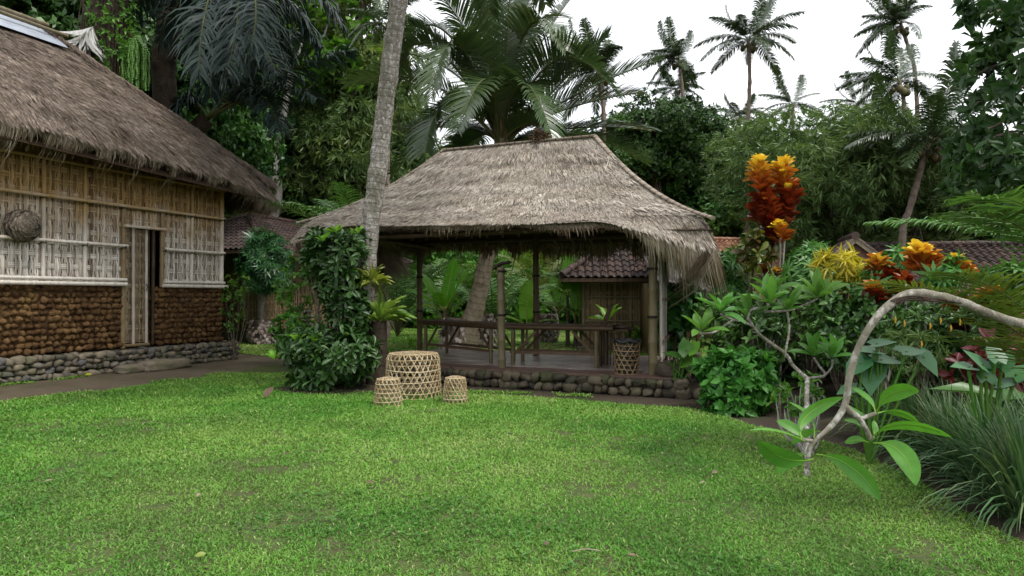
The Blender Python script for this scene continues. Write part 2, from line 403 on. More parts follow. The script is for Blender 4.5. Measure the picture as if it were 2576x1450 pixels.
wd = np.clip(.0034 * d / 4 + .003, .005, .02) * rng.uniform(.7, 1.3, n); ln = rng.uniform(.016, .038, n) * np.clip(d / 6, .9, 1.6)
mb = MB(); blades(mb, np.column_stack([gp, np.full(n, .004)]), ln, wd, rng, tint=ti)
tag(mb.build('lawn_grass', M_grass), 'short bright green carpet grass covering the front lawn', 'grass', kind='stuff')
gp = sample_lawn(REAR, 330000, rng, -13, 10, 12, 32, 14.0); n = len(gp); d = gp[:, 1]
mb = MB(); blades(mb, np.column_stack([gp, np.full(n, .008)]), rng.uniform(.05, .09, n), rng.uniform(.024, .038, n), rng, lean=(.9, 1.5), tint=np.clip(.55 + .8 * (vnoise(gp, 4) - .4) + rng.normal(0, .15, n), 0, 1))
tag(mb.build('rear_grass', M_grass), 'green grass growing behind the open thatched pavilion', 'grass', kind='stuff')
# small weeds at path edges
mb = MB(); pp = []
for a, b in ((G(0, 972), G(572, 908)), (G(1100, 985), G(1710, 1005)), (G(0, 1016), G(600, 935))):
    k = 420; t = rng.uniform(0, 1, k)[:, None]; c = a + (b - a) * t + rng.normal(0, .05, (k, 3)); c[:, 2] = 0.004
    c = c[vnoise(c[:, :2] * 2.2, 8) > .5]; pp.append(c)
pp = np.concatenate(pp); blades(mb, np.repeat(pp, 5, 0) + rng.normal(0, .02, (len(pp) * 5, 3)) * [1, 1, 0], rng.uniform(.03, .07, len(pp) * 5), rng.uniform(.012, .022, len(pp) * 5), rng)
cp = sample_lawn(LAWN, 9000, rng, -8, 4, 2.8, 9, 4.5); cp = cp[vnoise(cp * .9, 21) + .5 * vnoise(cp * 3, 22) > .95]; cc_ = np.column_stack([cp, rng.uniform(.015, .03, len(cp))])
mb2 = MB(); rosettes(mb2, cc_, UP + rng.normal(0, .2, cc_.shape), 5, .024, .015, LF_OVAL, (.9, 1.5), rng); tag(mb2.build('clover', leafmat('clover_leaf', [(.04, .15, .03), (.08, .24, .045), (.13, .32, .06)], .45, .3, .3)), 'small round-leaved weeds scattered through the front lawn', 'weeds', kind='stuff')
tag(mb.build('weeds', M_grass), 'tiny green weeds along the edges of the dirt path', 'weeds', kind='stuff')
# ---------------------------------------------------------------- building materials
M_thatch = stripmat('thatch_pale', [(.06, .042, .03), (.27, .225, .18), (.47, .415, .35), (.66, .61, .53)], .9, 9, (1, 1, 1), .4, (.74, .72, .68))
M_thatch2 = stripmat('thatch_brown', [(.035, .024, .018), (.15, .115, .09), (.26, .205, .165), (.42, .345, .28)], .9, 9, (1, 1, 1), .4, (.66, .64, .58))
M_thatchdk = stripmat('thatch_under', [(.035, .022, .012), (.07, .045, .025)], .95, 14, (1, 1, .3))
M_fringe = stripmat('thatch_fringe', [(.06, .036, .018), (.22, .155, .095), (.38, .30, .215), (.55, .47, .37)], .9, 9, (1, 1, .3))
def weathered(name):
    m, nt, b = newmat(name); co = objco(nt); t = attr(nt, 'tint')
    gold = ramp(nt, t, [(0, (.12, .062, .02)), (.5, (.28, .17, .058)), (1, (.42, .28, .11))])
    grey = ramp(nt, t, [(0, (.15, .11, .08)), (.4, (.45, .39, .32)), (1, (.70, .66, .60))])
    z = nd(nt, 'ShaderNodeSeparateXYZ', 2, i0=co)
    n = noise(nt, co, 2.2, 4); n2 = noise(nt, mapped(nt, co, (1, 1, .12)), 28, 4)
    f = mth(nt, 'ADD', z, mth(nt, 'MULTIPLY', mth(nt, 'ADD', n, -.5), 1.6))
    c = mixc(nt, ramp(nt, mth(nt, 'DIVIDE', f, 5.0), [(.48, g3(0)), (.68, g3(1))]), grey, gold)
    c = mixc(nt, .5, c, ramp(nt, n2, [(.3, g3(.45)), (.65, g3(1.2))]), 'MULTIPLY')
    _set(nt, b.inputs['Base Color'], c); b.inputs['Roughness'].default_value = .65; b.inputs['Specular IOR Level'].default_value = .3
    _set(nt, b.inputs['Normal'], bump(nt, n2, .3, .005)); return m
M_weave = weathered('woven_bamboo')
M_weave_old = stripmat('woven_bamboo_old', [(.07, .045, .022), (.17, .12, .06), (.27, .20, .11)], .7, 25, (1, 1, .12))
M_bamboo = weathered('bamboo_pole')
M_bamboo_dk = stripmat('bamboo_dark', [(.035, .022, .012), (.07, .045, .024), (.11, .075, .04)], .5, 12, (1, 1, .2))
M_bamboo_md = stripmat('bamboo_green_brown', [(.055, .042, .02), (.11, .088, .045), (.19, .155, .095)], .5, 8, (1, 1, .25))
M_board = stripmat('old_board', [(.03, .018, .01), (.08, .05, .028), (.12, .08, .05)], .7, 10, (1, 1, .1))
M_dark = stripmat('dark_cord_and_interior', [(.012, .01, .008), (.02, .016, .012)], .8, 30)  # cords, and the backings that paint dark insides
M_stone = rockmat('river_stone', [(.06, .055, .05), (.14, .12, .09), (.21, .175, .125), (.10, .10, .10)], 5, moss=(.07, .085, .03))
M_stonedk = rockmat('river_stone_dark', [(.035, .03, .022), (.075, .06, .042), (.11, .09, .06)], 5, moss=(.05, .07, .02))
M_mortar = rockmat('mortar', [(.05, .04, .03), (.07, .055, .04)], 9, moss=(.04, .05, .02))
def mudm():
    m, nt, b = newmat('mud_clods'); co = objco(nt); t = attr(nt, 'tint')
    c = ramp(nt, t, [(0, (.085, .046, .022)), (.6, (.145, .082, .037)), (1, (.20, .118, .055))])
    n = noise(nt, co, 2.2, 5, .7); c = mixc(nt, ramp(nt, n, [(.52, g3(0)), (.66, g3(.65))]), c, (.27, .165, .065))
    n2 = noise(nt, co, 45, 6, .7); c = mixc(nt, .7, c, ramp(nt, n2, [(.35, g3(.35)), (.65, g3(1.25))]), 'MULTIPLY')
    _set(nt, b.inputs['Base Color'], c); b.inputs['Roughness'].default_value = .95; b.inputs['Specular IOR Level'].default_value = .1
    _set(nt, b.inputs['Normal'], bump(nt, n2, 1.0, .03)); return m
M_mud = mudm()
def tilem(name, cols, spots=(.34, .34, .31)):
    m, nt, b = newmat(name); co = objco(nt); t = attr(nt, 'tint')
    c = ramp(nt, t, [(i / (len(cols) - 1), k) for i, k in enumerate(cols)])
    n = noise(nt, co, 5, 5, .7); c = mixc(nt, .6, c, ramp(nt, n, [(.3, g3(.5)), (.7, g3(1.3))]), 'MULTIPLY')
    n3 = noise(nt, co, 2.3, 6, .75); c = mixc(nt, ramp(nt, n3, [(.60, g3(0)), (.70, g3(.6))]), c, spots)
    _set(nt, b.inputs['Base Color'], c); b.inputs['Roughness'].default_value = .7; b.inputs['Specular IOR Level'].default_value = .4
    _set(nt, b.inputs['Normal'], bump(nt, n, .3, .01)); return m
M_tile = tilem('dark_clay_tiles', [(.020, .013, .011), (.046, .028, .024), (.085, .048, .037)], (.08, .09, .05))
M_tile_or = tilem('orange_clay_tiles', [(.32, .15, .09), (.45, .23, .14), (.55, .30, .19)], (.36, .27, .2))
M_plaster = rockmat('red_brown_plaster', [(.14, .075, .05), (.18, .10, .065)], 2)
M_metal = stripmat('grey_sheet_metal', [(.24, .27, .33), (.38, .42, .48)], .35, 3)
M_floor = rockmat('floor_tiles', [(.16, .11, .095), (.25, .19, .17), (.33, .27, .25)], 3, rough=.35, bd=.002)

# ---------------------------------------------------------------- generators
def weave(mb, o, ux, n, W, H, rng, row=.225, slat=.028, grp=4, wave=.008, stag=2):
    """hand-woven bamboo matting: vertical slats over and under bands of three thin strips"""
    o, ux, n = (np.asarray(q, float) for q in (o, ux, n)); ns = max(1, int(W / slat)); slat = W / ns; nr = max(1, int(round(H / row))); row = H / nr
    for i in range(ns):
        g = (i + grp // 2) // grp; z = [0]; off = [0.]; jx = [0.]
        for r in range(nr):
            s = 1 if (g + r) % stag == 0 else -1; c = (r + .5) * row
            z += [c - .05, c + .05, min(H, c + row * .5)]; off += [s * wave, s * wave, 0]; j = rng.uniform(-.003, .003)
            jx += [j, j, rng.uniform(-.009, .009)]
        z = np.array(z); off = np.array(off) + rng.uniform(-.0015, .0015); w = slat * rng.uniform(.78, 1.04); x = (i + .5) * slat + np.array(jx)
        L_ = o + ux * (x - w / 2)[:, None] + UP * z[:, None] + n * off[:, None]; R_ = L_ + ux * w + n * rng.uniform(-.003, .003)
        V = np.stack([L_, R_], 1).reshape(-1, 3); k = len(z); a = np.arange(k - 1) * 2
        mb.add(V, np.stack([a, a + 1, a + 3, a + 2], -1), rng.uniform(.05, 1))
    ng = ns // grp + 2
    for r in range(nr):
        for q in (-1, 0, 1):
            xs = []; off = []
            for g in range(ng):
                s = -1 if (g + r) % stag == 0 else 1; a = (g * grp - grp // 2) * slat
                xs += [a + .008, a + grp * slat - .008]; off += [s * wave * 1.3] * 2
            xs = np.clip(np.array(xs), 0, W); off = np.array(off) + rng.uniform(-.001, .001); zz = (r + .5) * row + q * .031 + rng.uniform(-.003, .003); h = .024
            A = o + ux * xs[:, None] + UP * (zz - h / 2) + n * off[:, None]; B = A + UP * h
            V = np.stack([A, B], 1).reshape(-1, 3); k = len(xs); a = np.arange(k - 1) * 2
            mb.add(V, np.stack([a, a + 2, a + 3, a + 1], -1), rng.uniform(.4, 1))
def stonewall(mb, a, b, z0, z1, n, rng, size=.2, thick=.1, T=ICO2):
    a = np.asarray(a, float); b = np.asarray(b, float); Ln = np.linalg.norm((b - a)[:2]); u = nrm((b - a) * [1, 1, 0]); H = z1 - z0
    rows = max(1, int(round(H / (size * .72)))); hh = H / rows; R = np.stack([u, n, UP], -1)
    for r in range(rows):
        x = -rng.uniform(0, size * .5)
        while x < Ln:
            w = size * rng.uniform(.5, 1.5); h = hh * rng.uniform(.75, 1.3)
            c = a + u * (x + w / 2); c[2] = z0 + hh * (r + .5) + rng.uniform(-.02, .02); tl = rng.uniform(-.35, .35)
            R2 = R @ np.array([[math.cos(tl), 0, -math.sin(tl)], [0, 1, 0], [math.sin(tl), 0, math.cos(tl)]])
            blob(mb, c - n * rng.uniform(0, .04), R2, (w * .56, thick, h * .6), rng, .30, .95, T, freq=1.5); x += w * .94
def thatch(roof, fr, S, nstr, rng, ln=(.15, .35), wd=(.008, .018), lift=.05, fringe=0, flen=None, nu=40, nv=16, thick=.18, vmax=1.0, courses=()):
    """thatched slope: S(u,v)->point, v=0 at the eave; straw combed down the slope, ragged fringe at the eave"""
    u, v = np.meshgrid(np.linspace(0, 1, nu), np.linspace(0, vmax, nv), indexing='ij')
    V = S(u.ravel(), v.ravel()); i, j = np.meshgrid(np.arange(nu - 1), np.arange(nv - 1), indexing='ij'); i, j = i.ravel(), j.ravel()
    F = np.stack([i * nv + j, (i + 1) * nv + j, (i + 1) * nv + j + 1, i * nv + j + 1], -1)
    roof.add(V, F, .35 + .2 * vnoise(V * 3, 2))
    e = 1e-3
    def fr_(u, v):
        p = S(u, v); du = S(np.minimum(u + e, 1), v) - S(np.maximum(u - e, 0), v); dv = S(u, np.minimum(v + e, 1)) - S(u, np.maximum(v - e, 0))
        n = nrm(np.cross(du, dv)); n = np.where(n[:, 2:3] < 0, -n, n); return p, nrm(-dv), n, nrm(du)
    # weight samples towards the wide bottom by rejection on du length
    u = rng.uniform(0, 1, nstr * 2); v = rng.uniform(0, vmax, nstr * 2) ** 1.0
    wl = np.linalg.norm(S(np.minimum(u + e, 1), v) - S(np.maximum(u - e, 0), v), axis=1); wl /= wl.max(); k = rng.uniform(0, 1, len(u)) < wl; u, v = u[k][:nstr], v[k][:nstr]
    p, d, n, du = fr_(u, v)
    nz = vnoise(np.stack([p[:, 0] * 1.7 + p[:, 1] * 1.7, v * 9], -1), 7); nz2 = vnoise(p * 4.5, 8)
    lf = lift * (.25 + 1.5 * np.clip(nz - .45, 0, 1) + .5 * nz2)
    L_ = rng.uniform(*ln, len(u)) ; d2 = nrm(d + du * rng.normal(0, .13, (len(u), 1)) + n * (lf / L_)[:, None] * .8)
    T = (np.array([[-.2, -.5, 0], [-.2, .5, 0], [.5, -.5, .02], [.5, .5, .02], [1, -.12, .0], [1, .12, .0]]), np.array([[0, 2, 3, 1], [2, 4, 5, 3]]))
    tt = np.clip(.52 + .30 * (nz2 - .5) + .35 * (nz - .5) + rng.normal(0, .27, len(u)), 0, 1)
    scatter(roof, T[0], T[1], p + n * .012, frames(d2, n + rng.normal(0, .25, n.shape)), np.stack([L_, rng.uniform(*wd, len(u)), L_], -1), tt)
    for cv in courses:   # ragged ends of each thatching course
        k = nstr // 40; u = rng.uniform(0, 1, k); v = np.clip(cv + .11 * (vnoise(np.stack([u * 7, u * 0 + cv * 50], -1), 3) - .5) + rng.normal(0, .012, k), .01, .98); kp = vnoise(np.stack([u * 14, u * 0 + cv * 31], -1), 5) > .42; u, v = u[kp], v[kp]
        p, d, n, du = fr_(u, v); L_ = rng.uniform(.08, .2, len(u)); scatter(roof, T[0], T[1], p + n * rng.uniform(.015, .05, (len(u), 1)), frames(nrm(d + du * rng.normal(0, .2, (len(u), 1)) + n * rng.uniform(-.05, .15, (len(u), 1))), n), np.stack([L_, rng.uniform(*wd, len(u)), L_], -1), np.clip(rng.normal(.6, .27, len(u)), 0, 1))
    if fringe:
        u = rng.uniform(0, 1, fringe * 4); w_ = flen(u) if flen else u * 0 + 1.; u = u[rng.uniform(0, 1, len(u)) < (.25 + .75 * w_ / w_.max())][:fringe]; fringe = len(u); top = rng.uniform(0, 1, fringe) < .4; v = np.where(top, rng.uniform(0, .09, fringe), rng.uniform(0, .02, fringe)); p, d, n, du = fr_(u, v)
        fl = (flen(u) if flen else .3) * rng.uniform(.35, 1.15, fringe) * (.55 + 1.0 * vnoise(np.stack([p[:, 0] * 6 + p[:, 1] * 6, u * 0], -1), 3) ** 1.5) * (1 + .9 * (rng.uniform(0, 1, fringe) < .03))
        dep = np.where(top, -.12, rng.uniform(0, 1, fringe)); p = p - n * (dep * thick)[:, None]
        d2 = nrm(d * .8 + du * rng.normal(0, .13, (fringe, 1)) + np.array([0, 0, -1.]) * np.clip(fl * .9, .25, .6)[:, None] - n * .05)
        TT = (np.array([[-.08, -.5, .02], [-.08, .5, .02], [.35, -.5, -.03], [.35, .5, -.03], [.66, -.4, -.28], [.66, .4, -.28], [.82, -.08, -.62], [.82, .08, -.62]]), np.array([[0, 2, 3, 1], [2, 4, 5, 3], [4, 6, 7, 5]]))
        R = frames(d2, n)
        scatter(fr, TT[0], TT[1], p, R, np.stack([fl, rng.uniform(wd[0], wd[1], fringe) * .85, fl * np.clip(fl * 2.6, .35, 1.25)], -1), np.clip(.85 - .6 * dep + rng.normal(0, .2, fringe), 0, 1))
        nu2 = 60; uu = np.linspace(0, 1, nu2); p, d, n, _ = fr_(uu, uu * 0); a = np.arange(nu2 - 1) * 2
        fr.add(np.stack([p, p - n * thick - d * .0], 1).reshape(-1, 3), np.stack([a, a + 2, a + 3, a + 1], -1), .1)
def tiles(mb, poly, up, rng, tw=.2, tl=.27):
    """pantiles laid over a planar roof polygon (3-D corners); up = direction up the slope"""
    poly = np.asarray(poly, float); up = nrm(up); n = nrm(np.cross(poly[1] - poly[0], up)); n = n if n[2] > 0 else -n; ux = np.cross(up, n); o = poly[0]
    q = np.stack([(poly - o) @ ux, (poly - o) @ up], -1); x0, y0 = q.min(0); x1, y1 = q.max(0)
    mb.add(poly - n * .02, [list(range(len(poly)))] if len(poly) in (3, 4) else [[0, 1, 2, 3]], .1)
    X, Y = np.meshgrid(np.arange(x0 + tw / 2, x1, tw), np.arange(y0 + tl * .4, y1, tl)); c = np.stack([X.ravel(), Y.ravel()], -1); c = c[inpoly(c, q)]
    k = 5; xs = np.linspace(-.5, .5, k); prof = .035 * np.cos(xs * 6.28 + .6); V = []; 
    for yy, zz in ((-.5, .03), (.56, .0)): V += [[a * tw, yy * tl, pz + zz] for a, pz in zip(xs, prof)]
    V += [[a * tw, -.5 * tl, pz] for a, pz in zip(xs, prof)]
    F = [[i, i + 1, k + i + 1, k + i] for i in range(k - 1)] + [[2 * k + i, 2 * k + i + 1, i + 1, i] for i in range(k - 1)]
    m = len(c); pos = o + c[:, :1] * ux + c[:, 1:] * up + n * .012 + n * rng.uniform(0, .006, (m, 1)); R = np.broadcast_to(np.stack([ux, up, n], -1), (m, 3, 3))
    scatter(mb, np.array(V), np.array(F), pos, R, np.ones((m, 3)) , np.clip(rng.normal(.5, .25, m), 0, 1))
def ridge_tiles(mb, a, b, rng, r=.09, l=.3):
    a, b = np.asarray(a, float), np.asarray(b, float); k = max(1, int(np.linalg.norm(b - a) / l)); u = nrm(b - a)
    for i in range(k):
        p = a + (b - a) * i / k; tube(mb, [p, p + (b - a) / k * 1.12], [r * 1.1, r * .92], 10, rng.uniform(.2, .9))

# ---------------------------------------------------------------- bamboo and mud house on the left
rng = np.random.default_rng(11)
hu = np.array([.39, .921, 0]); hn = np.array([.921, -.39, 0]); HC = np.array([-6.78, 15.82, 0])
def W(s, z=0., off=0.): return HC - hu * s + hn * off + UP * z
house = thing('bamboo_house', 'long house with brown thatched roof, whitish woven bamboo walls over clay clod wall', 'house', HC)
zb, zm, zt = .44, 1.66, 4.12; S1 = 8.6; DEP = 5.1
# stone footing
fo = MB(); rr = np.random.default_rng(3)
stonewall(fo, W(S1, 0, .2), W(-.28, 0, .2), 0, zb - .02, hn, rr, .155, .12)
stonewall(fo, W(-.26, 0, .22), W(-.26, 0, -DEP), 0, zb - .02, hu, rr, .2, .12)
ft = fo.build('stone_footing', M_stone, house)
mt = MB(); c = (W(-.2, 0, .12) + W(S1, 0, -DEP)) / 2; box(mt, c + UP * (zb / 2 - .012), hu, hn, UP, S1 + .2, DEP + .12, zb - .02); mt.build('mortar', M_mortar, ft, False)
# mud clod wall (with returns at the doorway)
def mudwall(mb, a, b, n):
    a, b = np.asarray(a, float), np.asarray(b, float); Ln = np.linalg.norm(b - a); u = nrm(b - a); R = np.stack([u, n, UP], -1); nr = 11; hh = (zm - zb) / nr
    for r in range(nr):
        k = int(Ln / .125); ph = rng.uniform(0, .5)
        for i in range(k + 1):
            c = a + u * min(Ln - .03, max(.03, (i + ph + rng.uniform(-.2, .2)) * Ln / k)) + UP * (zb + hh * (r + .5) + rng.uniform(-.015, .015)) + n * rng.uniform(-.035, .025)
            blob(mb, c, R @ rotz(rng.uniform(-.5, .5)), (.064 * rng.uniform(.8, 1.2), .078, hh * .55), rng, .42, .0, ICO2, freq=3.4)
mw = MB(); mudwall(mw, W(S1), W(2.5), hn); mudwall(mw, W(1.62), W(-.02), hn); mudwall(mw, W(1.6, 0, -.04), W(1.6, 0, -.3), -hu); mudwall(mw, W(2.5, 0, -.04), W(2.5, 0, -.3), hu); mudwall(mw, W(-.03), W(-.03, 0, -DEP), hu)
for s0, s1 in ((2.52, S1), (.02, 1.58)):
    box(mw, (W(s0) + W(s1)) / 2 + UP * (zb + zm) / 2 - hn * .19, hu, hn, UP, s1 - s0, .40, zm - zb - .02, .5)
box(mw, W(.17, (zb + zm) / 2, -DEP / 2), hu, hn, UP, .3, DEP - .5, zm - zb - .02, .2)
mw.build('clay_clod_wall', M_mud, house)
# woven matting
wp = MB(); zs = zm + .02
for s0, s1, z0, z1 in ((2.5, S1, zs, zt + .2), (0, 1.59, zs, zt + .2), (1.59, 2.5, 2.9, zt + .2)): weave(wp, W(s1, z0, .02), hu, hn, s1 - s0, z1 - z0, rng)
weave(wp, W(-.02, zs, 0), -hn, hu, DEP, zt + .2 - zs, rng)
wl = wp.build('woven_wall', M_weave, house, False)
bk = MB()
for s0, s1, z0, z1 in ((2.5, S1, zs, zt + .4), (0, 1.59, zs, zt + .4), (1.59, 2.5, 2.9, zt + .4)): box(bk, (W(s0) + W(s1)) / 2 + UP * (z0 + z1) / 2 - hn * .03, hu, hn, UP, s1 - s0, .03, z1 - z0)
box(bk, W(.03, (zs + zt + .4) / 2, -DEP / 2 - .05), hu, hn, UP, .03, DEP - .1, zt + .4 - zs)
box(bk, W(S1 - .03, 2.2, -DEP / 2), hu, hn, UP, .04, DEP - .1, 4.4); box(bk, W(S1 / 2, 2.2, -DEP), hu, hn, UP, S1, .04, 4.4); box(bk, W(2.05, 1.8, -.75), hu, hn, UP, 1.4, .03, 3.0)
bk.build('dark_interior_panel', M_dark, wl, False)  # near-black panels stand in for the unlit house interior
# frame of bamboo poles
POSTS = [0.0, .829, 3.294, 4.056, 4.85, 5.65, 6.45, 7.25, 8.05]
for s_ in POSTS:
    q = MB(); r = .052 if s_ == 0 else .036
    bamboo(q, W(s_ + rng.uniform(-.02, .02), zm, .065), W(s_ + rng.uniform(-.02, .02), zt + .25, .065), r, .75, gap=.42, rng=rng, bow=.006)
    q.build('post', M_bamboo, house)
rails = []
for s0, s1, z in ((S1, 2.46, zm + .04), (S1, 2.46, zm + .12), (S1, 2.44, 2.45), (S1, -.03, 3.245), (1.62, -.12, zm + .03), (1.60, -.03, zm + .11), (1.60, -.03, 2.46), (S1, -.05, 3.92), (2.52, 1.56, 2.86)):
    q = MB(); bamboo(q, W(s0, z, .12), W(s1, z + rng.uniform(-.015, .015), .12), .04 if z < 1.72 else .033, .8, gap=.5, rng=rng, bow=.003); rails.append(q.build('rail', M_bamboo, house))
q = MB()
for s_ in POSTS + [1.58, 2.5]:
    for z in (2.45, 3.245, 3.92):
        p = W(s_, z, .11)
        for k in (-1, 1): tube(q, [p - hu * .05 * k + UP * .045 - hn * .04, p + hn * .055, p + hu * .05 * k - UP * .045 - hn * .04], .009, 6, .5)
q.build('cord_lashing', M_dark, rails[3])
# doorway: door leaf ajar on the left, two dark jambs
for s_, of in ((2.48, .05), (1.60, .06)):
    q = MB(); bamboo(q, W(s_, zb, of) if s_ > 2 else W(s_, zm, of), W(s_, 3.25, of), .045, .8, gap=.4, rng=rng); q.build('door_post', M_weave_old, house)
for s_, of in ((1.68, -.1), (1.78, -.14)):
    q = MB(); bamboo(q, W(s_, zb + .02, of), W(s_, 2.86, of), .042, .3, gap=.45, rng=rng); q.build('jamb', M_bamboo_dk, house)
q = MB(); bamboo(q, W(2.52, zb + .04, .0), W(1.86, zb + .04, .0), .035, .6, rng=rng); q.build('threshold', M_weave_old, house)
q = MB(); weave(q, W(2.44, zb + .09, -.05), hu, hn, .56, 2.3, rng, row=.2, slat=.026, grp=3); dr = q.build('door', stripmat('door_weave', [(.10, .07, .04), (.22, .165, .10), (.36, .29, .19)], .7, 25, (1, 1, .12)), house, False)
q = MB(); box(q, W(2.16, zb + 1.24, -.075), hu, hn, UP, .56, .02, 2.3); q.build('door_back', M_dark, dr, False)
for s_ in (2.20, 1.90):
    q = MB(); bamboo(q, W(s_, zb + .07, -.015), W(s_ + .02, zb + 2.4, -.015), .03, .5, rng=rng); q.build('door_stile', M_bamboo, dr)
q = MB(); tube(q, [W(1.93, 1.72, .01), W(1.93, 1.66, .05), W(1.95, 1.58, .04)], .008, 6); q.build('door_pull', M_dark, dr)
# roof
EZ, HWD, RZ = 4.5, 3.44, 7.13
K = W(-.98, EZ, .88)
def hip(a, b): return lambda u, v: a(v) * (1 - u)[:, None] + b(v) * u[:, None]
def hp(p, q, sag=.0):
    p, q = np.asarray(p, float), np.asarray(q, float)
    def f(v): v = v[:, None]; return p + (q - p) * v + UP * (sag * v * (1 - v) * 4) 
    return f
RL = 12.0; K2 = K - hu * RL; K3 = K - hn * HWD * 2; K4 = K3 - hu * RL
Rg1 = K - hu * HWD - hn * HWD + UP * (RZ - EZ); Rg2 = K2 + hu * HWD - hn * HWD + UP * (RZ - EZ)
rf = MB(); fr = MB(); rg = np.random.default_rng(21)
def wav(S, amp=.05, drop=0.):
    def f(u, v):
        p = S(u, v); q = vnoise(p * 1.1, 5) - .5; d_ = (1 - u) * RL if drop < .45 else np.minimum(u, 1 - u) * 6.9; p = p - UP * (.56 * np.exp(-d_ / 3.5) * (1 - v) ** 2 + .12 * np.exp(-d_ / .5) * (1 - np.clip(v / .14, 0, 1)) ** 1.5)[:, None]; return p + UP * (q * amp * 2)[:, None] + UP * (.10 * np.sin(np.clip(v * 7, 0, 1) * math.pi / 2) - .10)[:, None]
    return f
Sf = wav(hip(hp(K2, Rg2, .02), hp(K, Rg1, .02)), drop=.42); Se = wav(hip(hp(K, Rg1, .02), hp(K3, Rg1, .02)), drop=.46)
thatch(rf, fr, Sf, 70000, rg, (.14, .34), (.009, .018), .06, 18000, lambda u: .24 + .22 * np.clip((u - .9) / .1, 0, 1), 80, 20, .14, courses=(.14, .3, .47, .63, .8))
thatch(rf, fr, Se, 26000, rg, (.14, .34), (.009, .018), .06, 15000, lambda u: .42 + 0 * u, 40, 20, .16)
bkf = MB()
for A_, B_, C_, D_ in ((K4, K3, Rg1, Rg2), (K4, K2, Rg2, Rg2)): bkf.add([A_, B_, C_, D_], [[0, 1, 2, 3]])
roof = rf.build('thatched_roof', M_thatch2, house); fr.build('eave_fringe', M_fringe, roof)
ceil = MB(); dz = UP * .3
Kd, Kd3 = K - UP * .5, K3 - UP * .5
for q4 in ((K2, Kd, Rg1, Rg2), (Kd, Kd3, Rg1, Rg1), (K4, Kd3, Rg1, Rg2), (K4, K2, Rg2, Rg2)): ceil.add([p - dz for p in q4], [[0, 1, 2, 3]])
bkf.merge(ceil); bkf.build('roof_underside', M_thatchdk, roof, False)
# combed hip ridge of the thatch, sheet metal cap and bamboo on the ridge
def hiproll(mb, a, b, w, n_, rg, sag=.0, r=.12):
    t = np.linspace(0, 1, 24); p = a + (b - a) * t[:, None] + UP * (sag * 4 * t * (1 - t) + .03)[:, None]; p = p + UP * ((vnoise(p * 1.5, 4) - .5) * .1)[:, None]; tube(mb, p, r, 10, .35)
    t = rg.uniform(0, 1, n_); c = a + (b - a) * t[:, None] + UP * (sag * 4 * t * (1 - t) + .13)[:, None]; u = nrm(b - a); sd_ = nrm(np.cross(u, UP)); k = rg.choice([-1., 1.], n_)[:, None]
    D = nrm(sd_ * k - u * .9 + rg.normal(0, .15, (n_, 3)) - UP * .35); Ls = rg.uniform(.2, .45, n_)
    T = (np.array([[0, -.5, 0], [0, .5, 0], [.6, -.5, .05], [.6, .5, .05], [1, -.1, -.1], [1, .1, -.1]]), np.array([[0, 2, 3, 1], [2, 4, 5, 3]]))
    scatter(mb, T[0], T[1], c + sd_ * k * .03, frames(D, UP + sd_ * k), np.stack([Ls, rg.uniform(.01, .02, n_), Ls], -1), np.clip(rg.normal(.35, .2, n_), 0, 1))
hr = MB(); hiproll(hr, K + (Rg1 - K) * .05 - UP * .52, Rg1, .3, 9000, rg); hr.build('hip_roll', M_thatch2, roof)
cp = MB(); u_ = -hu; w_ = .30
xs = [-.75, -.4, 0, .4, .75]
for i in range(4):
    a0, a1 = xs[i], xs[i + 1]; z0, z1 = .14 - abs(a0) * .75, .14 - abs(a1) * .75
    cp.add([Rg1 + hn * a0 + UP * z0 - u_ * .1, Rg1 + hn * a1 + UP * z1 - u_ * .1, Rg2 + hn * a1 + UP * z1, Rg2 + hn * a0 + UP * z0], [[0, 1, 2, 3]], .7)
cp.build('ridge_cap', M_metal, roof, False)
q = MB(); bamboo(q, Rg1 + UP * .2 + hu * .15, Rg2 + UP * .2, .05, .9, rng=rng); q.build('ridge_pole', M_bamboo_md, roof)
q = MB(); bamboo(q, Rg1 + UP * -.05 + hn * .42 + hu * .3, Rg2 + UP * -.05 + hn * .5, .04, .9, rng=rng); q.build('batten_pole', M_bamboo_md, roof)
# step stones below the door
st = MB(); R = np.stack([hu, hn, UP], -1)
blob(st, W(2.0, .09, .62), R, (.62, .27, .13), np.random.default_rng(4), .12, .75, ICO3, .6)
tag(st.build('step_stone', M_stone, loc=W(2.0, 0, .62)), 'long flat grey stone step lying below the house door', 'stone')
st = MB(); blob(st, W(2.68, .07, .55), R, (.3, .2, .10), np.random.default_rng(8), .14, .7, ICO3, .5)
tag(st.build('step_stone', M_stone, loc=W(2.68, 0, .55)), 'small flat stone at the left end of the long door step', 'stone')
# round woven nest hung on the wall
s_ = 4.46; nest = thing('woven_nest', 'round woven cane nest with a dark hole hung on the bamboo wall', 'nest', W(s_, 2.67, .2))
q = MB(); c0 = W(s_, 2.67, .12); Vt = ICO3[0] * np.array([.27, .27, .26]); q.add(Vt + c0 + hn * .05, ICO3[1], .4); rn = np.random.default_rng(9)
Dn = nrm(rn.normal(0, 1, (700, 3))); Dn = Dn[Dn @ hn > -.25]; tg = nrm(np.cross(Dn, hn + rn.normal(0, .1, Dn.shape)))
scatter(q, LF_OVAL[0], LF_OVAL[1], c0 + hn * .05 + Dn * .27 - tg * .06, frames(tg, Dn + tg * .25), np.stack([rn.uniform(.1, .16, len(Dn)), rn.uniform(.03, .05, len(Dn)), np.full(len(Dn), .12)], -1), rn.uniform(0, 1, len(Dn)))
q.build('nest_shell', stripmat('cane', [(.07, .055, .04), (.16, .13, .10), (.26, .22, .17)], .8, 30), nest)
q = MB(); hc = c0 + hn * .27 + hu * .07 - UP * .02; tube(q, [hc - hn * .03, hc + hn * .045], [.075, .065], 16, .5); q.build('entrance_hole', M_dark, nest)

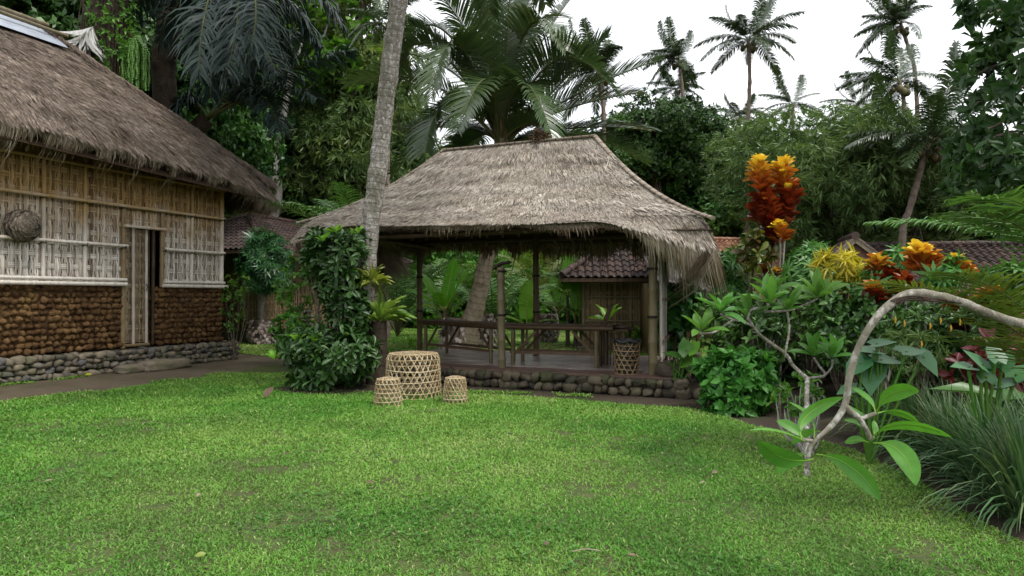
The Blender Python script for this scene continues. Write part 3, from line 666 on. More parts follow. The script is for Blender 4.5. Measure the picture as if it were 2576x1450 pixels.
# ---------------------------------------------------------------- open pavilion
PA = thing('open_pavilion', 'open-sided pavilion with pale thatched hip roof on bamboo posts and stone plinth', 'pavilion', (.2, 12.5, 0))
FZ = .28
A_fr, A_fm, A_fl = np.array([2.13, 10.35, 0]), np.array([-.17, 11.38, 0]), np.array([-2.62, 12.49, 0])
A_bl, A_bm, A_br = np.array([-1.99, 14.75, 0]), np.array([.49, 13.72, 0]), np.array([2.84, 12.72, 0])
pd = nrm(A_fr - A_fl); pn = np.array([-pd[1], pd[0], 0])
# plinth
C1 = A_fl - pd * .5 - pn * .38; C2 = A_fr + pd * .52 - pn * .36; C3 = A_br + pd * .35 + pn * .25; C4 = A_bl - pd * .5 + pn * .25
rr = np.random.default_rng(31); q = MB(); stonewall(q, C1, C2, 0, FZ - .02, -pn, rr, .165, .12); stonewall(q, C2, C3, 0, FZ - .02, pd, rr, .2, .12); stonewall(q, C3, C4, 0, FZ - .04, pn, rr, .2, .1); stonewall(q, C4, C1, 0, FZ - .02, -pd, rr, .22, .12)
pl = q.build('stone_plinth', M_stonedk, PA)
q = MB(); V = [C1 + (pd + pn) * .04, C2 + (-pd + pn) * .04, C3 - (pd + pn) * .04, C4 + (pd - pn) * .04]
q.add([v for v in V] + [v + UP * (FZ - .03) for v in V], [[0, 1, 5, 4], [1, 2, 6, 5], [2, 3, 7, 6], [3, 0, 4, 7], [4, 5, 6, 7]]); q.build('plinth_fill', M_mortar, pl, False)
# floor: brick-size paving tiles with joints, broad plain kerb in front
q = MB(); L1 = np.linalg.norm(C2 - C1); fo_ = C1 + pn * .58 + pd * .06; tw, tl = .30, .15
dp = 3.0
for j in range(int(dp / tl)):
    for i in range(int((L1 - .1) / tw) + 1):
        x = (i + (j % 2) * .5) * tw; 
        if x + tw > L1 - .15: continue
        c = fo_ + pd * (x + tw / 2) + pn * (j * tl + tl / 2) + UP * (FZ - .012 + rr.uniform(-.0015, .0015)); box(q, c, pd, pn, UP, tw - .008, tl - .008, .03, rr.uniform(0, 1))
fl = q.build('tiled_floor', M_floor, PA, False)
q = MB(); box(q, (C1 + C2) / 2 + pn * .3 + UP * (FZ - .015), pd, pn, UP, L1 - .1, .5, .03, .3); q.build('floor_border', rockmat('worn_red_floor', [(.10, .06, .045), (.14, .085, .065)], 2, rough=.6, bd=.004), PA, False)
# posts
for c, r in ((A_fr, .068), (A_fm, .066), (A_fl, .065), (A_bl, .06), (A_bm, .06), (A_br, .06)):
    q = MB(); bamboo(q, c + UP * (FZ - .01), c + UP * (1.95 if c is A_fm else 2.8) + np.array([rr.uniform(-.02, .02), 0, 0]), r, rr.uniform(.4, .9), 12, .34, rr)
    po = q.build('post', M_bamboo_md if r > .0645 else M_bamboo_dk, PA)
    for z in (1.15, 1.88): q = MB(); tube(q, [c + UP * (z - .018), c + UP * (z + .018)], r + .012, 14); q.build('lashing_band', M_dark, po)
    if c is A_fm: q = MB(); tube(q, [c + UP * 1.97 - pd * .13 - UP * .03, c + UP * 2.01, c + pd * .14 + UP * 2.03], [.085, .08, .075], 12, .5, flat=.35); q.build('cap_tile', M_tile, po)
# roof shape
cz = lambda p, z: np.array([p[0], p[1], z])
E1 = cz(A_fl - pd * 1.15 - pn * .62, 2.76); E2 = cz(A_fr + pd * .98 - pn * .68, 2.50); E3 = cz(A_br + pd * .75 + pn * .65, 2.62); E4 = cz(A_bl - pd * 1.0 + pn * .65, 2.72)
Cc = (A_fl + A_fr + A_bl + A_br) / 4
def onscreen(x, lim):   # ridge end on the ridge line, seen at picture column x
    k = (x - 1288) / FPX; t = (k * Cc[1] - Cc[0]) / (pd[0] - k * pd[1]); return Cc + pd * t
RA = cz(onscreen(1115, 0), 4.27); RB = cz(onscreen(1497, 0), 4.25)
def hcurve(p, q, k=.5):
    p, q = np.asarray(p, float), np.asarray(q, float)
    def f(v):
        v = v[:, None]; o = p + (q - p) * v; o[:, 2] = (p[2] + (q[2] - p[2]) * (v * (1 - k) + k * v * v))[:, 0]; return o
    return f
def face(a, b, ra, rb, dipc=.0, k=.5, dl=0., dr=0., da=0.):
    fa, fb = hcurve(a, ra, k), hcurve(b, rb, k)
    def S(u, v):
        o = fa(v) * (1 - u)[:, None] + fb(v) * u[:, None]; w = (1 - v) ** 2
        o[:, 2] -= dipc * w * np.sin(u * math.pi) ** .5; o[:, 2] += (vnoise(o * 1.6, 6) - .5) * (.02 + .06 * v ** .5)
        dd = np.maximum(da, np.maximum(dr * np.clip((u - .76) / .2, 0, 1) ** 1.5, dl * np.clip((.2 - u) / .18, 0, 1) ** 1.5)); o[:, 2] -= dd * (1 - np.clip(v / .15, 0, 1)) ** 1.6
        return o
    return S
rf = MB(); fr = MB(); rg = np.random.default_rng(41)
cornerlen = lambda a, b: (lambda u: .10 + a * np.clip((.16 - u) / .16, 0, 1) ** 1.3 + b * np.clip((u - .82) / .18, 0, 1) ** 1.1)
thatch(rf, fr, face(E1, E2, RA, RB, dl=.22, dr=.3), 80000, rg, (.10, .26), (.007, .015), .05, 20000, cornerlen(.34, .34), 60, 24, .07, courses=(.16, .3, .42, .55, .68, .82))
thatch(rf, fr, face(E2, E3, RB, RB, da=.3), 22000, rg, (.10, .26), (.007, .015), .05, 15000, lambda u: .46 + 0 * u, 30, 24, .14)
thatch(rf, fr, face(E3, E4, RB, RA), 9000, rg, (.14, .3), (.012, .02), .05, 9000, lambda u: .30 + 0 * u, 60, 24, .14)
thatch(rf, fr, face(E4, E1, RA, RA, da=.22), 16000, rg, (.12, .3), (.01, .018), .05, 8000, lambda u: .5 + 0 * u, 30, 24, .14)
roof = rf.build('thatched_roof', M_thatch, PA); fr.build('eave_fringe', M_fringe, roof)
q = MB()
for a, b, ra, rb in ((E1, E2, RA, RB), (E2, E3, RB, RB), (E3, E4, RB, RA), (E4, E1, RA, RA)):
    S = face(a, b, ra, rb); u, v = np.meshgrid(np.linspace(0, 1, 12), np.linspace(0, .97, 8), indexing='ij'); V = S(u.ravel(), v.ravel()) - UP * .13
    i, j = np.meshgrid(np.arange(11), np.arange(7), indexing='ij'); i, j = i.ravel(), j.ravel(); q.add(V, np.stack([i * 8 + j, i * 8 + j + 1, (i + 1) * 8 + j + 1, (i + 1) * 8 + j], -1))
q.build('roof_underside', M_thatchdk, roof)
# sewn ridge and hip edges
def sewn(a, b, k, w=.055):
    q = MB(); t = np.linspace(0, 1, 40); p = hcurve(a, b, k)(t) + UP * .035; tube(q, p, w, 8, .35, flat=.5); s2 = MB(); Lh = np.linalg.norm(b - a); nn = int(Lh / .16)
    for x in (np.arange(nn) + .5) / nn:
        x2 = min(1, x + .02); c = hcurve(a, b, k)(np.array([x, x2])) + UP * .035; tube(s2, [c[0], c[0] + nrm(c[1] - c[0]) * .012], w + .003, 8, .5, flat=.52)
    return q, s2
for a, b, k in ((RA, RB, 0), (E1, RA, .5), (E2, RB, .5), (E3, RB, .5), (E4, RA, .5)):
    q, s2 = sewn(a, b, k); ro = q.build('sewn_edge', M_thatch, roof); s2.build('stitching', M_thatchdk, ro)
# under-roof rafters, eave beams
q = MB()
for i in range(17):
    t = (i + .5) / 17; a = E1 * (1 - t) + E2 * t; b = RA * (1 - t) + RB * t; x0 = hcurve(a, b)(np.array([.05, .6])); q = MB(); bamboo(q, x0[0] - UP * .17, x0[1] - UP * .22, .03, .8, rng=rr); q.build('rafter', M_bamboo_md, PA)
    a = E4 * (1 - t) + E3 * t; x0 = hcurve(a, b)(np.array([.05, .6])); q = MB(); bamboo(q, x0[0] - UP * .17, x0[1] - UP * .22, .03, .8, rng=rr); q.build('rafter', M_bamboo_md, PA)
for a, b, z in ((A_fl - pd * .6, A_fr + pd * .6, 2.62), (A_bl - pd * .6, A_br + pd * .5, 2.62), (A_fr - pn * .5, A_br + pn * .5, 2.55), (A_fl - pn * .5, A_bl + pn * .5, 2.55), (A_fl - pn * .42 - pd * .9, A_fr - pn * .42 + pd * .8, 2.50)):
    q = MB(); bamboo(q, cz(a, z), cz(b, z), .05, .5, rng=rr); q.build('beam', M_bamboo_dk, PA)
# bamboo screen closing the right end
sc = MB(); a0, a1 = A_fr + pd * .10 + pn * .12, A_br + pd * .10 - pn * .2; Ls = np.linalg.norm(a1 - a0); us = nrm(a1 - a0); k = 30
for i in range(k):
    p = a0 + us * (Ls * (i + .5) / k); tube(sc, [p + UP * (.5 + rr.uniform(-.05, .1)), p + us * rr.uniform(-.02, .02) + UP * (2.2 + rr.uniform(-.06, .06))], rr.uniform(.018, .026), 6, rr.uniform(0, 1))
scr = sc.build('side_screen', M_bamboo, PA)
for z in (.78, 1.42, 2.1):
    q = MB(); bamboo(q, a0 + UP * z + pd * .045, a1 + UP * z + pd * .045, .022, .8, rng=rr); q.build('screen_rail', M_bamboo_md, scr)
# dry tuft on the ridge
q = MB(); c = RA * .34 + RB * .66 + UP * .08; rn = np.random.default_rng(2); D = nrm(rn.normal(0, 1, (160, 3)) + UP * .5)
scatter(q, LF_LANCE[0], LF_LANCE[1], c + rn.normal(0, .05, (160, 3)), frames(D, UP + 0 * D), np.stack([rn.uniform(.1, .24, 160), rn.uniform(.01, .022, 160), np.full(160, .2)], -1), rn.uniform(0, 1, 160))
tag(q.build('dry_plant', stripmat('dead_leaf', [(.06, .035, .02), (.16, .10, .06), (.25, .18, .12)], .9), loc=c), 'small dried air plant tuft sitting on the pavilion ridge', 'plant')
# boulder on the plinth corner
q = MB(); c = A_fr + pd * .30 - pn * .12; blob(q, c + UP * (FZ + .08), np.eye(3), (.24, .22, .13), np.random.default_rng(5), .1, .2, ICO3)
tag(q.build('boulder', M_stonedk, loc=c), 'smooth brown boulder resting on the right corner of the pavilion plinth', 'boulder')
for i, (x, y, sz, lb) in enumerate(((1770, 1003, .17, 'grey stone on the soil beside the leafy round bush'), (2035, 995, .0, ''), (1745, 905, .2, 'dark stone behind the right end of the pavilion plinth'), (1772, 960, .15, 'mossy dark stone between plinth and leafy round bush'))):
    if sz: q = MB(); c = G(x, y); blob(q, c + UP * sz * .4, rotz(i), (sz, sz * .8, sz * .6), np.random.default_rng(60 + i), .15, .3, ICO3); tag(q.build('rock', M_stonedk, loc=c), lb, 'rock')

# ---------------------------------------------------------------- bamboo tables, cabinet, basket inside
def P_on(x, y, z): return G(x, y, z)
def table(xa, ya, xb, yb, label, wdt=.55, ztop=.93, extra=0):
    a, b = G(xa, ya, FZ), G(xb, yb, FZ); u = nrm(b - a); v = np.array([-u[1], u[0], 0]); o = thing('bamboo_table', label, 'table', (a + b) / 2, 'bamboo tables inside the pavilion')
    for c, f in ((a, 0), (b, 0), (a, 1), (b, 1)):
        q = MB(); p = c + v * wdt * f; bamboo(q, p, p + UP * (ztop - FZ - .04), .035, .6, rng=rr); q.build('leg', M_bamboo_md, o)
    q = MB(); e = .28
    for f in (0, 1): bamboo(q, a - u * e + v * wdt * f + UP * (ztop - FZ), b + u * e + v * wdt * f + UP * (ztop - FZ), .042, .4, rng=rr)
    q.build('side_pole', M_bamboo_dk, o)
    q = MB()
    for i in range(9): box(q, (a + b) / 2 + v * wdt * (i + .5) / 9 + UP * (ztop - FZ + .045 + rr.uniform(0, .006)), u, v, UP, np.linalg.norm(b - a) + 2 * e - .04, wdt / 9 * .92, .012, rr.uniform(0, 1))
    q.build('table_top', M_board, o, False)
    for f in (0, 1):
        q = MB(); m = v * wdt * f; z = .22; box(q, (a + b) / 2 + m + UP * z, u, v, UP, np.linalg.norm(b - a) + .1, .02, .05, .8); q.build('stretcher', M_board, o, False)
        for c, s in ((a, 1), (b, -1)):
            q = MB(); p0 = c + m + UP * (z - .03) + u * s * .02 + v * .03; p1 = c + m + u * s * .42 + UP * (ztop - FZ - .06) + v * .03; L_ = np.linalg.norm(p1 - p0); w = nrm(p1 - p0); box(q, (p0 + p1) / 2, w, v, np.cross(w, v), L_, .018, .045, .6); q.build('brace', M_board, o, False)
table(1071, 893, 1235, 915, 'dark bamboo table at the left behind the middle front post', .5)
table(1290, 918, 1500, 926, 'dark bamboo table on the right between middle post and tall lined basket', .5)
# small dark cabinet with a board and clutter on top
cb = thing('dark_stand', 'dark slatted stand behind the tall basket, with a tray on top', 'stand', G(1548, 922, FZ)); c = G(1548, 922, FZ); R_ = (pd, pn)
for i in (-1, 1):
    for j in (-1, 1): q = MB(); box(q, c + pd * .2 * i + pn * .2 * j + UP * .3, pd, pn, UP, .04, .04, .6, .3); q.build('leg', M_board, cb, False)
q = MB(); box(q, c + UP * .62, pd, pn, UP, .56, .5, .035, .3); box(q, c + UP * .67, pd, pn, UP, .46, .4, .02, .1); q.build('tray', M_board, cb, False)
q = MB()
for i in range(6): box(q, c + pd * (-.16 + .064 * i) - pn * .2 + UP * .3, pd, pn, UP, .022, .02, .54, .2)
q.build('slats', M_board, cb, False)
q = MB(); p0, p1 = c - pd * .16 + UP * .7, c - pd * .04 + UP * 1.0; w = nrm(p1 - p0); box(q, (p0 + p1) / 2 - pn * .15, w, pn, np.cross(w, pn), .38, .02, .07, .2)
tag(q.build('board', M_board, None, False, loc=p0), 'short dark wooden board propped upright on the slatted stand', 'board')

def kagome(profile, H, rng, pitch=.075, w=.012, top=True, seg=5, r_off=.003, topw=1.0):
    """hexagonal open weave on a surface of revolution: hoops plus two families of diagonals"""
    mb = MB(); hs = np.linspace(0, 1, 40)
    def pt(h, a, off): r = profile(h) + off; return np.stack([r * np.cos(a), r * np.sin(a), h * H], -1)
    def ribbon(h, a, off, t):
        p = pt(h, a, off); T = nrm(np.gradient(p, axis=0)); N = np.stack([np.cos(a), np.sin(a), 0 * a], -1); B = nrm(np.cross(N, T)) * w / 2; th = N * .0035
        V = np.stack([p - B - th, p + B - th, p + B + th, p - B + th], 1).reshape(-1, 3); n = len(p); i = np.arange(n - 1)[:, None] * 4; j = np.arange(4)[None]; j2 = (j + 1) % 4
        mb.add(V, np.stack([i + j, i + j2, i + 4 + j2, i + 4 + j], -1).reshape(-1, 4), t)
    R0 = profile(.3); nrw = max(3, int(round(H / (pitch * .866)))); nh = max(10, int(round(2 * math.pi * R0 / pitch)))
    for i in range(nrw + 1):
        h = min(1, i / nrw); a = np.linspace(0, 2 * math.pi, 64); ribbon(np.clip(np.full(64, h) + .010 * np.sin(a * rng.integers(1, 4) + rng.uniform(0, 6)), 0, 1), a, r_off * (1 if i % 2 else -1), rng.uniform(.3, 1))
    turn = H / math.tan(math.radians(60)) / R0
    for s in (-1, 1):
        for i in range(nh):
            n = 30; h = np.linspace(0, 1, n); a = 2 * math.pi * (i + .25 * s) / nh + s * turn * h * 1.0 + rng.uniform(-.012, .012); a = a + .022 * np.sin(h * rng.uniform(4, 9) + rng.uniform(0, 6)); ribbon(h, a, r_off * np.sin(np.arange(n) * 1.6 + i) , rng.uniform(0, 1))
    if top:
        r = profile(1.0); m = int(r / (pitch * .42))
        for k in range(3):
            th = k * math.pi / 3; u = np.array([math.cos(th), math.sin(th), 0]); v = np.array([-u[1], u[0], 0])
            for i in range(-m, m + 1):
                d_ = i * pitch * .44 + .004; 
                if abs(d_) >= r * .98: continue
                l = math.sqrt(r * r - d_ * d_); xs = np.linspace(-l, l, 20); dome = .03 * (1 - (xs ** 2 + d_ ** 2) / r ** 2)
                p = u * xs[:, None] + v * d_ + UP * (H + dome + .003 * np.sin(xs / pitch * 6 + i + k * 2))[:, None]; bw = v * w * .7 * topw
                V = np.stack([p - bw, p + bw], 1).reshape(-1, 3); a = np.arange(19) * 2; mb.add(V, np.stack([a, a + 2, a + 3, a + 1], -1), rng.uniform(.2, 1))
    for h in (0.0, 1.0):
        a = np.linspace(0, 2 * math.pi, 48); rr_ = profile(h) + .004; tube(mb, np.stack([rr_ * np.cos(a), rr_ * np.sin(a), a * 0 + h * H], -1), .007, 6, .6, cap=False)
    return mb
M_cane = stripmat('split_cane', [(.22, .15, .07), (.42, .31, .17), (.55, .43, .26), (.62, .52, .36)], .55, 20, (1, 1, 1), .15)
rk = np.random.default_rng(77)
for (x, y, r0, r1, H, pt_, w_, lb) in ((1030, 1006, .405, .375, .62, .088, .0125, 'large round open-weave bamboo basket upturned on the grass between two small ones'),
                                    (970, 1024, .185, .155, .345, .066, .009, 'small upturned bamboo basket in front of the large basket, nearest the dark shrub'),
                                    (1143, 1017, .165, .14, .335, .060, .009, 'small upturned bamboo basket to the right of the large basket')):
    c = G(x, y, .01); c = c + np.array([0, r0 * .9, 0]); mb = kagome(lambda h, a=r0, b=r1: (a + (b - a) * h ** 1.5 - (.03 * a / .4) * np.clip((h - .88) / .12, 0, 1) ** 2), H, rk, pt_, w_)
    mb.V = [v + c for v in mb.V]; ob = mb.build('cane_basket', M_cane, None, True, loc=c); tag(ob, lb, 'basket', 'upturned cane baskets on the lawn')
c = G(1582, 944, FZ) + np.array([0, .2, 0]); mb = kagome(lambda h: .17 + .04 * h, .50, rk, .085, .013, top=False); mb.V = [v + c for v in mb.V]
bs = tag(thing('lined_basket', '', None, c), 'tall open-weave basket lined with a black bag beside the front right post', 'basket')
mb.build('basket_weave', stripmat('split_cane_dull', [(.12, .08, .035), (.24, .16, .08), (.32, .23, .13)], .6, 20, (1, 1, 1), .15), bs)
q = MB(); h = np.linspace(0, 1, 8); tube(q, np.stack([c[0] + 0 * h, c[1] + 0 * h, c[2] + .02 + h * .49], -1), .155 + .045 * h, 24, .5); a = np.linspace(0, 6.2832, 50)
tube(q, np.stack([c[0] + .212 * np.cos(a), c[1] + .212 * np.sin(a), c[2] + .5 + .012 * np.sin(a * 7)], -1), .022, 8, .5, cap=False)
mbk, nt, b_ = newmat('black_plastic'); b_.inputs['Base Color'].default_value = (.01, .011, .014, 1); b_.inputs['Roughness'].default_value = .35; _set(nt, b_.inputs['Normal'], bump(nt, noise(nt, objco(nt), 14, 3), .8, .03)); q.build('black_liner', mbk, bs)
# ladle / broom leaning pieces by the right screen
q = MB(); p0 = G(1688, 925, FZ) ; box(q, p0 + UP * .25 + pn * .3, nrm(pn * .6 + UP), pd, nrm(np.cross(pn * .6 + UP, pd)), .6, .03, .06, .2); tag(q.build('plank', M_board, None, False, loc=p0), 'dark plank leaning against the bamboo end screen', 'plank')

# ---------------------------------------------------------------- houses behind
def hiphouse(name, label, c, ang, hw, hd, z0, ez, rz, over, mat, wall, rng, mat_wall=None, rl=None, posts=True):
    """hip-roofed house: walls, tiled slopes, ridge tiles"""
    c = np.array([c[0], c[1], 0.]); u = np.array([math.cos(ang), math.sin(ang), 0]); v = np.array([-u[1], u[0], 0]); o = thing(name, label, 'house', c)
    ew, ed = hw + over, hd + over; rl = max(0, ew - ed) if rl is None else rl
    E = [c - u * ew - v * ed + UP * ez, c + u * ew - v * ed + UP * ez, c + u * ew + v * ed + UP * ez, c - u * ew + v * ed + UP * ez]; Ra, Rb = c - u * rl + UP * rz, c + u * rl + UP * rz
    q = MB()
    for p4 in ((E[0], E[1], Rb, Ra), (E[2], E[3], Ra, Rb)): m = (p4[0] + p4[1]) / 2; tt = (p4[2] + p4[3]) / 2; tiles(q, p4, tt - m, rng)
    for p3 in ((E[1], E[2], Rb), (E[3], E[0], Ra)): m = (p3[0] + p3[1]) / 2; tiles(q, p3, p3[2] - m, rng)
    ro = q.build('tiled_roof', mat, o, False)
    q = MB(); 
    for a, b in ((E[0], Ra), (E[1], Rb), (E[2], Rb), (E[3], Ra), (Ra, Rb)):
        if np.linalg.norm(b - a) > .1: ridge_tiles(q, a + UP * .06, b + UP * .06, rng)
    q.build('ridge_tiles', mat, ro)
    q = MB()
    for i in range(4): a, b = E[i], E[(i + 1) % 4]; w = nrm(b - a); box(q, (a + b) / 2 - UP * .08, w, np.cross(UP, w), UP, np.linalg.norm(b - a), .05, .1, .3)
    q.add([e - UP * .10 for e in E], [[0, 3, 2, 1]], .1); q.build('eave_board', M_board, ro, False)
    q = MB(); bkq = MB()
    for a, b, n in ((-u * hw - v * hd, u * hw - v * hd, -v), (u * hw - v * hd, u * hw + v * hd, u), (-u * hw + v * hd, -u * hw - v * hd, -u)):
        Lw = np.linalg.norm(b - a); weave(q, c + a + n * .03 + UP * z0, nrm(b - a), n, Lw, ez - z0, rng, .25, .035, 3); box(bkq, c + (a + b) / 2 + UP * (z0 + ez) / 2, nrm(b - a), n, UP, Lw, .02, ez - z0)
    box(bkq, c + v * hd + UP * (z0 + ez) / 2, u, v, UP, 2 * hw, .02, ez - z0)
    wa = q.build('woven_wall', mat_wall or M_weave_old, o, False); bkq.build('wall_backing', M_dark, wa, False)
    for a in (-1, 1):
        for b in (-1, 1): q = MB(); bamboo(q, c + u * hw * a + v * hd * b + UP * z0 + u * .03 * a + v * .03 * b, c + u * hw * a + v * hd * b + UP * ez + u * .03 * a + v * .03 * b, .05, .7, rng=rng); q.build('corner_post', M_bamboo_md, o)
    q = MB(); box(q, c + UP * (z0 / 2 - .01), u, v, UP, 2 * hw + .4, 2 * hd + .4, z0 + .02); q.build('stone_base', M_stonedk, o, False)
    return o, c, u, v
rh = np.random.default_rng(90)
# hut seen through the pavilion
ho, c, u, v = hiphouse('tiled_hut', 'small hut with dark clay tile roof and woven bamboo wall seen through the pavilion', (3.05, 19.6), math.radians(-4), 1.0, 1.1, .12, 1.98, 3.15, .62, M_tile, None, rh)
for z in (.8, 1.45):
    q = MB(); bamboo(q, c - u * 1.0 - v * 1.16 + UP * z, c + u * 1.0 - v * 1.16 + UP * z, .025, .8, rng=rh); q.build('wall_rail', M_bamboo_md, ho)
for x in (-.5, 0, .5):
    q = MB(); bamboo(q, c + u * x - v * 1.14 + UP * .12, c + u * x - v * 1.14 + UP * 1.9, .02, .8, rng=rh); q.build('wall_stud', M_bamboo_md, ho)
# house behind the shrubs at left
ho, c, u, v = hiphouse('tiled_house', 'old house with dark clay tile hip roof and bamboo walls behind the slim leafy tree', (-8.5, 26.4), math.radians(72), 4.35, 1.85, .4, 2.93, 4.3, .75, M_tile, None, rh, rl=2.5)
for x in (-1.2, -.4, .5, 1.3):
    q = MB(); bamboo(q, c - u * 4.45 + v * x + UP * .4, c - u * 4.45 + v * x + UP * 2.9, .05, .7, rng=rh); q.build('verandah_post', M_bamboo_md, ho)
q = MB(); box(q, c - u * 4.42 - v * .9 + UP * 1.4, v, u, UP, .75, .05, 1.9, .5); d_ = q.build('door', M_board, ho, False); q = MB(); box(q, c - u * 4.44 - v * .9 + UP * 2.4, v, u, UP, .95, .08, .08, .9); q.build('door_frame', M_board, d_, False)
# low wall of dark stones before that house
q = MB(); a, b = G(640, 845), G(775, 845); a = a * [1, 1, 0]; stonewall(q, G(632, 850), G(775, 852), 0, 1.0, np.array([0, -1., 0]), rh, .2, .12, ICO1); stonewall(q, G(632, 852), G(695, 853), .95, 1.4, np.array([0, -1., 0]), rh, .2, .12, ICO1)
box(q, (a + b) / 2 + np.array([0, .12, .5]), nrm(b - a), UP, np.array([0, 1., 0]), 2.0, .98, .25); tag(q.build('stone_wall', rockmat('slate_stone', [(.04, .042, .045), (.09, .09, .095), (.14, .14, .14)], 5), loc=a), 'low wall of rounded dark grey stones behind the slim tree', 'wall')
# orange tiled roof house
def gablehouse(name, label, a, b, ez, rz, d, z0, mat, rng, ew=.35, wallmat=None, over=.5):
    """long gable roof: a,b = ridge ends (plan), d = half depth"""
    a = np.array([*a, 0.]); b = np.array([*b, 0.]); u = nrm(b - a); v = np.array([-u[1], u[0], 0]); c = (a + b) / 2; o = thing(name, label, 'house', c); q = MB()
    tiles(q, [a - v * (d + over) + UP * (ez - over * (rz - ez) / d), b - v * (d + over) + UP * (ez - over * (rz - ez) / d), b + UP * rz, a + UP * rz], v * d + UP * (rz - ez), rng)
    tiles(q, [b + v * (d + over) + UP * (ez - over * (rz - ez) / d), a + v * (d + over) + UP * (ez - over * (rz - ez) / d), a + UP * rz, b + UP * rz], -v * d + UP * (rz - ez), rng)
    ro = q.build('tiled_roof', mat, o, False); q = MB(); ridge_tiles(q, a + UP * (rz + .05), b + UP * (rz + .05), rng); q.build('ridge_tiles', mat, ro)
    q = MB(); Lh = np.linalg.norm(b - a) - 2 * ew; box(q, c + UP * (z0 + ez) / 2, u, v, UP, Lh, 2 * d, ez - z0, .5)
    for s in (-1, 1):
        e = c + u * s * Lh / 2; q.add([e - v * d + UP * ez, e + v * d + UP * ez, e + UP * (rz - .08)], [[0, 1, 2]], .5)
    q.build('wall', wallmat or M_plaster, o, False)
    for s, e in ((-1, a), (1, b)):
        for k in (-1, 1):
            q = MB(); p0 = e + UP * (rz - .05) - u * s * .03; p1 = e + v * k * (d + over) + UP * (ez - over * (rz - ez) / d - .05) - u * s * .03; w = nrm(p1 - p0); box(q, (p0 + p1) / 2, w, u, np.cross(w, u), np.linalg.norm(p1 - p0), .04, .14, .9); q.build('barge_board', stripmat('pale_board' + str(s) + str(k), [(.16, .13, .09), (.24, .2, .14)], .7), ro, False)
    return o
gablehouse('orange_roofed_house', 'house with a clean orange clay tile roof behind the croton bushes', (4.0, 27), (11.5, 28.6), 1.6, 3.78, 3.2, 0, M_tile_or, rh)
gablehouse('brown_roofed_house', 'long house with dark brown clay tile roof behind orange and yellow crotons', (9.0, 18.6), (17.6, 16.9), 1.55, 2.80, 2.2, 0, M_tile, rh)
# small front gable of that row
o = gablehouse('gabled_porch', 'small gable end with pale timber edges and red brown plaster wall', (8.62, 17.1), (9.1, 18.9), 1.75, 2.95, 1.45, 0, M_tile, rh, over=.2, ew=.12)
gablehouse('shingled_house', 'old grey shingle roof low behind the foliage at the far right of the row', (10.2, 12.3), (14.5, 11.8), .9, 2.1, 2.0, 0, tilem('grey_shingle', [(.09, .08, .07), (.17, .15, .13), (.24, .22, .2)]), rh)
# little thatched lean-to edge behind the right of the pavilion
th = thing('thatched_hut', 'small hut with a ragged dark grey thatch slope behind the pavilion right end', 'hut', (4.4, 18.0, 0)); q = MB(); f2 = MB()
a, b = P(1660, 605, 17.5), P(1768, 718, 16.6)
S = face(P(1640, 700, 15.6), P(1775, 722, 16.4), P(1600, 590, 17.2), P(1672, 600, 18), .0, .1); thatch(q, f2, S, 5000, rh, (.15, .35), (.015, .03), .08, 800, None, 20, 10, .1)
S = face(P(1775, 722, 16.4), P(1800, 700, 19.5), P(1672, 600, 18), P(1672, 600, 18.4), .0, .1); thatch(q, f2, S, 3000, rh, (.15, .35), (.015, .03), .08, 600, None, 20, 10, .1)
M_thgrey = stripmat('old_thatch', [(.05, .045, .04), (.12, .11, .10), (.2, .19, .17)], .95, 9); ro = q.build('thatched_roof', M_thgrey, th); f2.build('eave_fringe', M_thgrey, ro)
q = MB(); 
for x, y in ((1665, 15.9), (1755, 16.9)): q = MB(); bamboo(q, [(x - 1288) / FPX * y, y, 0], [(x - 1288) / FPX * y, y, 1.85], .05, .6, rng=rh); q.build('post', M_bamboo_dk, th)
pass
qw = MB(); box(qw, np.array([3.9, 17.6, .9]), [1, 0, 0], [0, 1, 0], UP, 1.0, 1.0, 1.8); qw.build('wall', M_weave_old, th)
# ================================================================ plants
M_palm = leafmat('palm_leaflet', [(.016, .036, .012), (.028, .062, .018), (.045, .09, .026), (.085, .135, .045)], .30, .2, .75)
M_palmlt = leafmat('young_palm_leaflet', [(.04, .11, .025), (.08, .20, .04), (.14, .30, .06)], .4, .3)
M_palmyl = leafmat('yellowing_palm_leaflet', [(.05, .12, .018), (.12, .20, .025), (.26, .28, .05)], .4, .3)
M_sugar = leafmat('sugar_palm_leaflet', [(.006, .015, .012), (.016, .036, .03), (.06, .10, .09)], .5, .12, .3)
M_dry = leafmat('dry_leaf', [(.12, .09, .06), (.26, .21, .16), (.42, .37, .29)], .8, .15, .1)
M_rachis = stripmat('palm_midrib', [(.06, .075, .02), (.12, .12, .04)], .5, 8)
M_dkleaf = leafmat('dark_glossy_leaf', [(.012, .04, .009), (.026, .08, .016), (.055, .14, .026), (.10, .23, .04)], .38, .22, .4)
M_forest = leafmat('forest_leaf', [(.016, .042, .010), (.036, .092, .018), (.07, .155, .03), (.13, .24, .05)], .55, .28, .2, .35)
M_forest2 = leafmat('forest_leaf_light', [(.035, .066, .014), (.062, .112, .024), (.105, .165, .036), (.18, .235, .06)], .55, .3, .2, .35)
M_bambl = leafmat('bamboo_leaf', [(.030, .068, .02), (.062, .130, .034), (.11, .195, .055), (.20, .29, .10)], .45, .32, .35, .35)
M_smleaf = leafmat('compound_leaf', [(.016, .07, .022), (.03, .115, .035), (.06, .18, .05)], .38, .25, .5)
M_mid = leafmat('garden_leaf', [(.025, .09, .014), (.055, .17, .022), (.10, .26, .03), (.16, .36, .045)], .42, .38, .35)
M_bright = leafmat('bright_leaf', [(.08, .24, .02), (.15, .36, .03), (.25, .46, .05)], .38, .4, .5)
M_lime = leafmat('lime_fern_leaf', [(.16, .24, .03), (.27, .36, .05), (.40, .48, .10)], .4, .35, .5)
